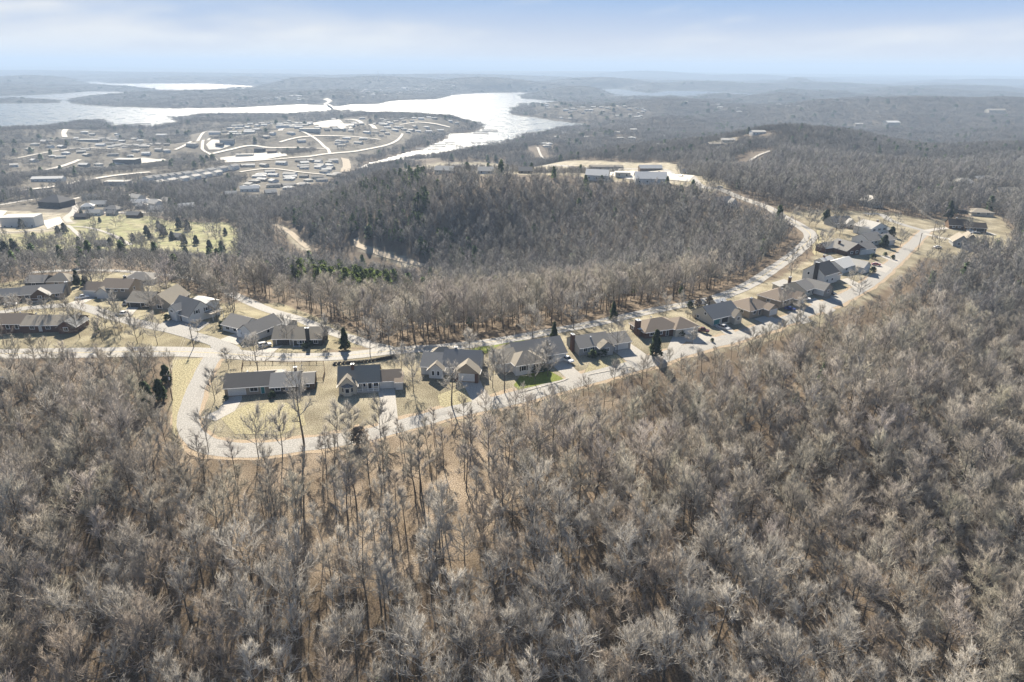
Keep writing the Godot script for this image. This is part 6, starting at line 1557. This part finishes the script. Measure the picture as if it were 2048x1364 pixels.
# ---------------------------------------------------------------- the woods
func woods() -> void:
	var pines := PackedVector2Array([Vector2(-245.2, -693.6), Vector2(-278.8, -896.1), Vector2(-273.8, -1164.4), Vector2(-167.3, -1249.8), Vector2(-74.0, -611.7), Vector2(-61.5, -571.0), Vector2(-17.6, -517.1), Vector2(-24.5, -496.7), Vector2(-75.8, -544.5), Vector2(-146.5, -604.6), Vector2(-206.7, -653.7)])
	var sparse := PackedVector2Array([Vector2(-83.0, -157.1), Vector2(-51.5, -159.2), Vector2(-20.4, -171.2), Vector2(-1.5, -141.6), Vector2(-7.8, -120.8), Vector2(-34.7, -117.6), Vector2(-62.2, -127.9)])
	var greens := PackedVector2Array([Vector2(-168.6, -496.6), Vector2(-128.0, -502.1), Vector2(-75.9, -425.7), Vector2(-64.4, -344.2), Vector2(-97.1, -337.0), Vector2(-124.1, -358.4)])
	var town := [PackedVector2Array([Vector2(-621.1, -793.4), Vector2(-1326.2, -1762.1), Vector2(-1249.5, -1959.6), Vector2(-1133.0, -2046.2), Vector2(-1031.8, -2104.4), Vector2(-852.9, -2614.1), Vector2(-568.1, -2413.2), Vector2(-238.4, -2321.1), Vector2(-158.6, -2332.2), Vector2(-233.8, -2116.8), Vector2(-270.0, -1759.1), Vector2(-327.6, -1497.3), Vector2(-300.6, -1243.4), Vector2(-315.8, -1021.3), Vector2(-306.6, -826.2), Vector2(-325.7, -753.7), Vector2(-509.3, -791.0)]), PackedVector2Array([Vector2(33.2, -3764.5), Vector2(289.4, -3142.9), Vector2(650.3, -3094.0), Vector2(483.8, -2365.4), Vector2(142.0, -2787.4)])]
	var low := []
	for a in [[Vector2(-128.0, -345.0), Vector2(-70.1, -406.6), Vector2(-58.5, -496.0), Vector2(-41.9, -351.8), Vector2(-51.6, -295.9), Vector2(-103.9, -282.5)], [Vector2(-232.7, -642.7), Vector2(-171.1, -591.5), Vector2(-132.3, -578.1), Vector2(-64.2, -512.4), Vector2(-63.9, -451.4), Vector2(-129.3, -523.7), Vector2(-199.5, -555.9)], [Vector2(-223.0, -1260.5), Vector2(61.3, -1020.5), Vector2(169.4, -627.9), Vector2(157.8, -564.7), Vector2(94.1, -606.2), Vector2(37.4, -614.0), Vector2(-115.3, -672.5)], [Vector2(139.8, -662.5), Vector2(181.8, -591.7), Vector2(194.4, -495.6), Vector2(194.4, -458.1), Vector2(178.5, -425.0), Vector2(166.5, -475.3), Vector2(151.4, -555.5), Vector2(127.0, -619.1)], [Vector2(132.3, -271.1), Vector2(201.4, -347.2), Vector2(251.9, -402.4), Vector2(269.5, -392.2), Vector2(208.1, -320.9), Vector2(141.9, -258.9)], [Vector2(-379.1, -463.3), Vector2(-235.0, -572.7), Vector2(-143.1, -357.3), Vector2(-278.5, -335.6)]]: low.append(PackedVector2Array(a))
	var near := []
	for k in 7:
		var t := bare_tree(100 + k, 16.0, [5.8, 4.0, 6.4, 5.2, 3.4, 6.8, 4.8][k], [0.34, 0.46, 0.28, 0.4, 0.5, 0.32, 0.34][k], [13, 10, 14, 11, 9, 14, 12][k])
		near.append([t[0].mesh(), t[1].mesh(), t[1].mesh(M.twig, t[0].mesh(M.bark))])
	for k in 2:                                 # slim tall trees with small crowns
		var t := bare_tree(150 + k, 18.0, [3.0, 3.4][k], [0.5, 0.44][k], [8, 9][k], 2, 0.85)
		near.append([t[0].mesh(), t[1].mesh(), t[1].mesh(M.twig, t[0].mesh(M.bark))])
	var mid := []
	for k in 5:
		var t := bare_tree(200 + k, 14.0, [5.0, 4.4, 5.4, 4.8, 5.6][k], 0.2, 12, 1, 0.9)
		mid.append(t[1].mesh(M.twig_far, t[0].mesh(M.twig_far)))
	var far := []
	for k in 4: far.append(far_clump(300 + k, 9, 11.0, 13.0).mesh())
	var green_near := evergreen(400, 7.0, 2.0, 900, 0.55, 0.8).mesh()
	var green_mid := evergreen(401, 10.5, 3.0, 420, 1.1, 0.55).mesh()
	var thicket := [bush(500, 14, 3.2, 2.6).mesh(), bush(501, 10, 2.4, 2.0).mesh()]
	for k in range(1, 4):
		for p in waters[k]:
			keep_clear(p, 110.0); keep_clear(p * 0.975, 110.0)
	for p in [Vector2(-307.3, -1380.4), Vector2(-299.6, -1434.9), Vector2(-289.4, -1485.4), Vector2(-266.4, -1482.4), Vector2(-241.7, -1494.1), Vector2(-197.4, -1406.9), Vector2(-166.6, -1402.3), Vector2(-176.0, -1631.7), Vector2(-143.7, -1705.2), Vector2(-107.2, -1785.1), Vector2(-72.7, -1809.6)]:
		for k in 5: keep_clear(p * (1.0 - 14.0 * k / p.length()), 14.0)
	var lots := {}
	var f := FastNoiseLite.new()
	f.frequency = 0.012; f.seed = 31
	rng.seed = 77
	var stand := []
	var z := -46.0
	while z > -1000.0:
		var s := 5.5 if z > -360.0 else 5.8
		var w := 0.76 * -z + 46.0
		var x := -w
		while x < w:
			var p := Vector2(x + rng.randf_range(-0.48, 0.48) * s, z + rng.randf_range(-0.48, 0.48) * s)
			x += s
			if is_clear(p.x, p.y): continue
			var dist := p.length()
			if lawn_mask.has(cell(p.x, p.y)) and rng.randf() > (0.0 if p.x > -110.0 and p.y > -330.0 else 0.06 if p.x > 100.0 or p.y < -550.0 else 0.26): continue
			var n := f.get_noise_2d(p.x, p.y)
			var v := rng.randf_range(0.62, 1.25) * (1.0 + 0.2 * n)
			var tint := Color(v, v * rng.randf_range(0.95, 1.0), v * rng.randf_range(0.88, 0.99))
			var in_pines := dist > 450.0 and Geometry2D.is_point_in_polygon(p, pines)
			var in_greens := Geometry2D.is_point_in_polygon(p, greens)
			if rng.randf() < (0.24 if in_pines else 0.6 if in_greens else 0.009 if dist < 330.0 else 0.02 + 0.06 * maxf(0.0, n)):
				var gt := Color(1.6, 1.7, 1.45) * rng.randf_range(0.7, 1.4) if not in_greens else Color(2.1, 2.05, 1.1) * rng.randf_range(0.8, 1.2)
				add_to(lots, "g0" if dist < 330.0 else "g1", standing(on(p), rng.randf_range(0.65, 1.2) * (1.15 if in_greens else 1.0)), gt)
				continue
			if dist < 345.0:
				var thin := Geometry2D.is_point_in_polygon(p, sparse)
				if thin and rng.randf() < 0.25:
					if rng.randf() < 0.3: add_to(lots, "b%d" % (rng.randi() % 2), standing(on(p), rng.randf_range(0.5, 1.1)), tint)
					continue
				if rng.randf() < 0.12: add_to(lots, "b%d" % (rng.randi() % 2), standing(on(p), rng.randf_range(0.6, 1.3)), tint)
				var edge := is_clear(p.x - 9.0, p.y - 11.0) or is_clear(p.x - 4.0, p.y - 6.0) or is_clear(p.x - 14.0, p.y - 18.0)
				stand.append([dist, p, rng.randi() % 7 if not thin else [4, 7, 8, 7, 8, 1][rng.randi() % 6], rng.randf_range(0.62, 1.12) * (1.0 + 0.15 * n) * (0.64 if edge and not thin else 0.8 if edge else 1.0) * (0.65 if Geometry2D.is_point_in_polygon(p, low[4]) or Geometry2D.is_point_in_polygon(p, low[0]) else 1.0), tint])
			else:
				var size := rng.randf_range(0.75, 1.15)
				for a in low:
					if Geometry2D.is_point_in_polygon(p, a): size *= 0.5
				add_to(lots, "m%d" % (rng.randi() % mid.size()), standing(on(p), size, 1.0, 0.08), tint)
		z -= s
	stand.sort_custom(func(a, b): return a[0] < b[0])
	var made := 0
	for t in stand:
		var p: Vector2 = t[1]
		var o3 := standing(on(p), t[3], rng.randf_range(0.9, 1.12), 0.07)
		if made < 248 and absf(p.x) < 0.80 * absf(p.y) + 12.0 and p.y < -84.0:
			var zone := "left" if p.x < -30.0 else "right" if p.x > 30.0 else "middle"
			var tone: String = ["grey", "grey", "pale", "grey", "brownish"][made % 5]
			var row := "close to the bottom edge" if t[0] < 118.0 else "a few rows up"
			var o := thing("forest_tree", "bare %s forest tree in the lower %s woods, %s" % [tone, zone, row], "tree", o3.origin, 0.0, "bare trees of the lower %s woods" % zone)
			o.transform = o3
			put("trunk", near[t[2]][0], M.limb_pale if made % 9 == 0 else M.bark, o)
			put("crown", near[t[2]][1], [M.twig, M.twig, M.twig_pale, M.twig, M.twig_dark][made % 5], o)
			made += 1
		else:
			add_to(lots, "n%d" % t[2], o3, t[4])
	# beyond a kilometre: patches of wood, larger with distance
	while z > -15000.0:
		var s := 0.0085 * -z + 1.5
		var w := 0.76 * -z + 60.0
		var x := -w
		while x < w:
			var p := Vector2(x + rng.randf_range(-0.5, 0.5) * s, z + rng.randf_range(-0.5, 0.5) * s)
			x += s
			if is_clear(p.x, p.y): continue
			var y := ground(p.x, p.y)
			if y < LAKE + 0.6: continue
			var in_town := Geometry2D.is_point_in_polygon(p, town[0]) or Geometry2D.is_point_in_polygon(p, town[1])
			var n := f.get_noise_2d(p.x * 0.3, p.y * 0.3)
			if in_town and rng.randf() < 0.05 + 0.5 * f.get_noise_2d(p.x * 0.5 + 900.0, p.y * 0.5): continue
			var v := rng.randf_range(0.75, 1.2) * (1.0 + 0.3 * n)
			var k := s / 10.0 * rng.randf_range(0.58, 0.8)
			var tall := rng.randf_range(0.6, 1.05) * (0.66 if in_town else 1.0)
			if rng.randf() < 0.035 + 0.16 * maxf(0.0, n - 0.1):
				add_to(lots, "g1", standing(Vector3(p.x, y, p.y), maxf(1.0, k * 1.9), 0.9 / maxf(1.0, k * 1.5)), Color(1.5, 1.6, 1.5) * rng.randf_range(0.8, 1.3))
			else:
				add_to(lots, "f%d" % (rng.randi() % far.size()), standing(Vector3(p.x, y, p.y), k, tall / k), Color(v, v * 0.99, v * 0.97))
		z -= s
	for key in lots:
		var k := int(key.substr(1))
		match key[0]:
			"n": scatter("woods", near[k][2], null, lots[key][0], lots[key][1])
			"m": scatter("hillside_woods", mid[k], null, lots[key][0], lots[key][1])
			"f": scatter("distant_woods", far[k], M.twig_distant_shaded, lots[key][0], lots[key][1])
			"b": scatter("undergrowth", thicket[k], M.brush, lots[key][0], lots[key][1])
			"g": scatter("evergreen_woods", green_near if k == 0 else green_mid, M.needle, lots[key][0], lots[key][1])
	var total := 0
	for key in lots: total += lots[key][0].size(); print(key, " ", lots[key][0].size())
	print("trees single ", made, " scattered ", total)

func add_to(lots: Dictionary, key: String, at: Transform3D, tint: Color) -> void:
	if not lots.has(key): lots[key] = [[], PackedColorArray()]
	lots[key][0].append(at)
	lots[key][1].append(tint)

func terrain_data() -> void:
	hgt0 = -27.1927
	for p in [
		Vector3(0.5, -96.7, -0.240590), Vector3(-100.3, -99.4, -0.137569), Vector3(107.9, -106.5, -0.021763), Vector3(0.3, -125.2, 0.452378),
		Vector3(-83.2, -128.0, 0.035415), Vector3(58.4, -135.7, 0.179350), Vector3(150.7, -169.0, -0.271472), Vector3(106.7, -190.0, 1.213126),
		Vector3(-132.6, -170.0, -0.206311), Vector3(213.8, -264.1, -0.154883), Vector3(-87.0, -167.0, 0.307742), Vector3(-58.0, -163.3, -0.031756),
		Vector3(-32.1, -173.5, -0.126649), Vector3(-3.6, -189.9, 0.228830), Vector3(29.7, -209.0, 0.123665), Vector3(70.7, -237.7, 0.356853),
		Vector3(125.5, -281.5, 0.151136), Vector3(183.8, -333.1, 0.002727), Vector3(258.0, -425.7, 0.005014), Vector3(-176.2, -227.2, 0.085422),
		Vector3(-111.0, -223.6, 0.057915), Vector3(-74.7, -221.1, -0.161505), Vector3(-48.0, -229.4, 0.145983), Vector3(-22.8, -232.3, -0.030849),
		Vector3(14.6, -245.8, 0.011495), Vector3(57.7, -269.5, -0.000222), Vector3(98.2, -300.5, 0.054043), Vector3(140.5, -346.9, 0.092261),
		Vector3(177.3, -406.3, 0.109625), Vector3(193.0, -463.2, 0.031413), Vector3(187.1, -541.1, 0.022836), Vector3(181.1, -620.7, -0.027889),
		Vector3(150.3, -666.4, 0.063352), Vector3(-179.6, -297.3, 0.002646), Vector3(-222.4, -299.4, 0.020800), Vector3(-210.4, -334.7, 0.031760),
		Vector3(-190.9, -255.3, -0.040822), Vector3(-265.2, -338.9, -0.057622), Vector3(-243.9, -391.5, 0.140725), Vector3(-97.2, -269.1, 0.133708),
		Vector3(-162.7, -341.4, 0.028699), Vector3(-469.0, -771.6, 0.046706), Vector3(-529.2, -742.2, -0.062160), Vector3(-355.8, -689.3, -0.011383),
		Vector3(-280.4, -631.3, 0.060804), Vector3(-404.7, -558.5, -0.122855), Vector3(-301.3, -553.6, 0.060605), Vector3(-710.3, -1125.2, 0.000252),
		Vector3(-666.1, -1280.0, -0.014520), Vector3(-445.6, -1071.2, 0.030128), Vector3(-376.2, -1229.0, 0.082121), Vector3(-678.9, -1605.7, 0.003343),
		Vector3(-609.0, -1812.2, 0.025389), Vector3(-416.7, -1557.6, 0.021165), Vector3(-318.8, -1688.0, 0.002783), Vector3(-272.0, -2192.9, 0.020679),
		Vector3(-234.8, -788.6, -0.126185), Vector3(-1055.9, -1536.4, -0.008105), Vector3(-1048.5, -1914.2, -0.010039), Vector3(-48.1, -506.8, -0.067180),
		Vector3(-52.2, -559.6, -0.941542), Vector3(-115.4, -556.5, -0.387062), Vector3(-188.7, -622.6, -0.372660), Vector3(8.8, -461.7, -0.157806),
		Vector3(54.7, -409.7, 0.002774), Vector3(98.0, -398.4, -0.061169), Vector3(136.2, -428.3, -0.104843), Vector3(-49.5, -283.1, -0.180839),
		Vector3(-5.8, -305.9, 0.008889), Vector3(45.7, -339.3, -0.059191), Vector3(-96.0, -333.0, 0.010645), Vector3(-178.2, -447.4, 0.034328),
		Vector3(-13.0, -689.4, 0.032473), Vector3(-87.1, -728.5, 0.262496), Vector3(109.4, -681.2, 0.116864), Vector3(52.6, -577.8, -0.109695),
		Vector3(-53.4, -577.9, 1.252064), Vector3(-129.1, -638.2, 0.256379), Vector3(-212.2, -711.1, -0.168245), Vector3(-113.9, -696.3, -0.223208),
		Vector3(-248.3, -723.0, 0.036151), Vector3(-160.9, -724.6, 0.381748), Vector3(124.9, -524.6, 0.080689), Vector3(454.4, -1235.7, 0.176888),
		Vector3(337.7, -1282.0, -0.006515), Vector3(327.3, -971.8, 0.068127), Vector3(354.3, -864.4, 0.106706), Vector3(329.8, -677.7, -0.004907),
		Vector3(317.6, -562.2, -0.025699), Vector3(323.7, -503.2, -0.005846), Vector3(451.7, -612.3, 0.027950), Vector3(555.7, -1005.7, -0.189058),
		Vector3(518.1, -1157.2, -0.051488), Vector3(521.2, -1041.2, 0.069863), Vector3(312.3, -439.9, 0.003019), Vector3(11.5, -179.6, -0.313363),
		Vector3(35.4, -189.1, 0.093938), Vector3(62.8, -204.5, 0.040868), Vector3(97.2, -230.9, -0.545956), Vector3(137.3, -257.8, -0.038947),
		Vector3(194.9, -305.9, 0.068307), Vector3(247.2, -351.2, -0.028818), Vector3(38.6, -162.3, -0.179708), Vector3(88.2, -181.3, -0.982100),
		Vector3(114.0, -1298.1, 0.024540), Vector3(-30.2, -1595.4, -0.013610), Vector3(258.9, -2127.7, -0.013880), Vector3(993.2, -1818.2, -0.023789),
		Vector3(901.0, -1456.2, -0.077343), Vector3(946.5, -1322.1, 0.084104), Vector3(660.2, -949.7, 0.049392), Vector3(1167.4, -2479.7, -0.032827),
		Vector3(1430.8, -2343.7, -0.020400), Vector3(704.2, -2704.9, -0.011282), Vector3(688.4, -3638.2, -0.020245), Vector3(1318.8, -4033.6, -0.025158),
		Vector3(1640.4, -2886.9, 0.073269), Vector3(2020.2, -2886.2, 0.003211), Vector3(1658.3, -3570.1, 0.013539), Vector3(264.6, -3096.6, 0.000772),
		Vector3(451.6, -2363.2, 0.025370), Vector3(-270.0, -1250.0, -0.099821), Vector3(-190.0, -1480.0, -0.049750), Vector3(-230.0, -1080.0, -0.016481),
		Vector3(0.0, 30.0, -0.028213), Vector3(-200.0, 20.0, -0.022809), Vector3(200.0, 20.0, -0.009571), Vector3(-300.0, -150.0, 0.023575),
		Vector3(320.0, -200.0, 0.025485), Vector3(100.0, -800.0, -0.122755), Vector3(-60.0, -900.0, -0.150924), Vector3(300.0, -860.0, -0.128207),
		Vector3(-500.0, -500.0, 0.115426), Vector3(600.0, -560.0, -0.032212), Vector3(-2500.0, -3000.0, -0.009779), Vector3(3000.0, -2500.0, -0.005930),
		Vector3(420.0, -1650.0, -0.042436), Vector3(0.0, -4500.0, 0.012491), Vector3(2500.0, -5000.0, -0.002779), Vector3(-3000.0, -6000.0, 0.002378),
		Vector3(4500.0, -7000.0, -0.000701), Vector3(-5000.0, -9000.0, 0.000487), Vector3(0.0, -9000.0, 0.002031), Vector3(5000.0, -12000.0, -0.001411),
		Vector3(-8000.0, -14000.0, 0.001148), Vector3(0.0, -14000.0, 0.001907), Vector3(9000.0, -16000.0, 0.000121),
		]: hgt.append(p)
	bumps = [
		[1666.1, -2900.0, 382.8, 260.0, -12.8],
		[1998.7, -2750.0, 192.2, 240.0, -11.7],
		[1351.4, -2950.0, 160.4, 220.0, -28.5],
		[544.3, -5200.0, 646.1, 260.0, -33.6],
		[1902.8, -5200.0, 605.7, 260.0, -44.8],
		[-4435.6, -6700.0, 390.2, 700.0, -9.8],
		[-1852.4, -4500.0, 524.2, 330.0, -54.8],
		[-2182.9, -4350.0, 405.4, 260.0, -63.6],
		[-1757.1, -6300.0, 538.2, 600.0, -3.9],
		[-1207.8, -6600.0, 820.0, 800.0, 3.9],
		[-291.5, -6300.0, 587.1, 700.0, 5.6],
		[871.5, -7400.0, 632.1, 700.0, -2.1],
		[142.9, -3300.0, 140.9, 150.0, -43.6],
		[3194.0, -8200.0, 203.8, 500.0, 2.0],
		[2918.0, -8000.0, 807.6, 700.0, -58.4],
		[2263.3, -8000.0, 621.2, 600.0, -83.3],
		[-3071.7, -8200.0, 254.7, 600.0, -28.4],
		[-828.2, -9500.0, 2213.2, 900.0, 0.1],
		[-5712.9, -11500.0, 3572.2, 1200.0, -21.3],
		[-8252.9, -12500.0, 2912.1, 1200.0, -12.9],
		[4186.4, -13000.0, 908.6, 900.0, -0.3],
		[2499.7, -14000.0, 1304.6, 900.0, 41.5],
		[2937.6, -5200.0, 444.2, 500.0, -38.1],
		[6641.0, -10000.0, 931.9, 700.0, -19.7],
		[3273.8, -5000.0, 310.6, 500.0, -42.9],
		[-1653.5, -19000.0, 13279.1, 2000.0, 13.6],
		[-13146.4, -22000.0, 6833.7, 2500.0, 25.3],
		[9162.3, -20000.0, 9318.7, 2000.0, -21.2],
		[10606.2, -16000.0, 3727.5, 1500.0, -17.3],
		[-5536.3, -17000.0, 3960.4, 1500.0, -14.9],
		[1332.0, -16000.0, 3727.5, 1500.0, 23.9],
		[3834.6, -6200.0, 674.1, 350.0, -29.5],
		[2891.6, -5600.0, 521.8, 300.0, -35.6],
		[1880.3, -7000.0, 869.7, 380.0, -25.7],
		[1004.5, -6600.0, 615.0, 350.0, -15.4],
		[3068.0, -7200.0, 838.7, 400.0, -31.0],
		[690.3, -3300.0, 230.6, 160.0, -42.1],
		[407.6, -2900.0, 157.6, 130.0, -47.7],
		[1648.3, -2900.0, 202.7, 220.0, -22.4],
		[1853.6, -2700.0, 146.8, 220.0, -21.0],
		[1720.5, -3500.0, 163.1, 250.0, -32.5],
		[1531.8, -4100.0, 159.2, 220.0, -36.3],
		]
	waters.append(PackedVector2Array([Vector2(-1525.6, -1880.5), Vector2(-1469.6, -2028.8), Vector2(-1470.3, -2160.4), Vector2(-1478.5, -2269.8), Vector2(-1525.1, -2452.6), Vector2(-1468.3, -2550.9), Vector2(-1367.6, -2401.1), Vector2(-1230.1, -2252.5), Vector2(-1112.9, -2206.9), Vector2(-1159.4, -2356.6), Vector2(-1106.7, -2424.2), Vector2(-1094.7, -2491.8), Vector2(-1202.8, -2575.9), Vector2(-1299.7, -2694.0), Vector2(-1205.3, -2843.9), Vector2(-945.5, -2900.9), Vector2(-811.4, -2855.1), Vector2(-721.2, -2894.1), Vector2(-725.7, -2955.0), Vector2(-480.9, -2919.1), Vector2(-466.8, -3014.3), Vector2(-400.4, -3054.1), Vector2(-256.6, -2825.0), Vector2(-186.8, -2697.2), Vector2(-119.7, -2511.7), Vector2(-97.1, -2386.2), Vector2(-131.2, -2196.8), Vector2(-192.7, -2175.0), Vector2(-203.3, -2108.4), Vector2(-186.2, -2032.6), Vector2(-205.8, -1892.4), Vector2(-224.0, -1747.2), Vector2(-254.9, -1670.6), Vector2(-273.5, -1582.1), Vector2(-305.6, -1476.7), Vector2(-311.4, -1399.5), Vector2(-302.5, -1385.5), Vector2(-284.9, -1461.8), Vector2(-255.8, -1521.0), Vector2(-183.3, -1542.3), Vector2(-183.2, -1644.7), Vector2(-145.7, -1730.0), Vector2(-108.8, -1812.0), Vector2(-40.3, -1852.8), Vector2(10.2, -2017.3), Vector2(20.9, -2093.5), Vector2(106.9, -2198.1), Vector2(128.1, -2307.4), Vector2(204.7, -2432.2), Vector2(260.2, -2457.9), Vector2(290.8, -2548.0), Vector2(243.1, -2613.5), Vector2(164.0, -2730.6), Vector2(91.4, -2917.9), Vector2(35.0, -2972.7), Vector2(-17.8, -3129.3), Vector2(-0.6, -3471.2), Vector2(45.1, -3898.2), Vector2(158.6, -3966.8), Vector2(265.2, -3875.9), Vector2(382.8, -4167.5), Vector2(199.2, -4456.6), Vector2(44.4, -4719.7), Vector2(48.1, -5134.6), Vector2(204.7, -5883.1), Vector2(66.7, -5855.2), Vector2(-267.7, -5674.7), Vector2(-431.1, -5233.0), Vector2(-466.8, -4712.3), Vector2(-479.1, -4489.0), Vector2(-594.8, -4401.7), Vector2(-713.1, -4251.8), Vector2(-728.6, -3845.1), Vector2(-860.6, -3827.0), Vector2(-875.8, -3580.8), Vector2(-958.9, -3712.4), Vector2(-1123.5, -3791.0), Vector2(-1156.6, -3735.5), Vector2(-1350.5, -3431.9), Vector2(-1600.2, -3358.6), Vector2(-1890.0, -3450.4), Vector2(-2108.8, -3558.8), Vector2(-2333.9, -3779.5), Vector2(-2537.5, -4163.2), Vector2(-2732.2, -4810.2), Vector2(-2473.7, -4857.7), Vector2(-2914.4, -5360.5), Vector2(-3149.4, -5422.3), Vector2(-3088.5, -4832.6), Vector2(-3138.1, -4651.0), Vector2(-3184.2, -4482.4), Vector2(-3438.4, -4219.3)]))
	waters.append(PackedVector2Array([Vector2(-4726.9, -7846.1), Vector2(-4932.6, -8595.9), Vector2(-4296.6, -7739.5), Vector2(-3399.3, -8019.7), Vector2(-2571.4, -7175.6), Vector2(-2106.3, -6151.0), Vector2(-2175.1, -5746.1), Vector2(-2406.1, -5356.2), Vector2(-2831.8, -5852.9), Vector2(-3556.8, -6558.3)]))
	waters.append(PackedVector2Array([Vector2(668.5, -6636.3), Vector2(1021.0, -7024.7), Vector2(1094.5, -5830.5), Vector2(1381.2, -6508.7), Vector2(1641.2, -6564.5), Vector2(1786.5, -6202.3), Vector2(2045.3, -5793.1), Vector2(1642.7, -5146.8), Vector2(1210.1, -5073.8), Vector2(946.2, -5029.3), Vector2(781.3, -5086.3), Vector2(683.5, -5750.7)]))
	waters.append(PackedVector2Array([Vector2(2478.0, -5874.1), Vector2(2707.4, -5809.7), Vector2(2388.5, -5186.1), Vector2(2253.7, -5163.8)]))
	island = PackedVector2Array([Vector2(-2873.3, -3810.6), Vector2(-2840.1, -3990.0), Vector2(-2689.5, -4013.1), Vector2(-2474.6, -3926.4), Vector2(-2374.8, -3773.6), Vector2(-2486.7, -3705.0), Vector2(-2766.1, -3665.7)])
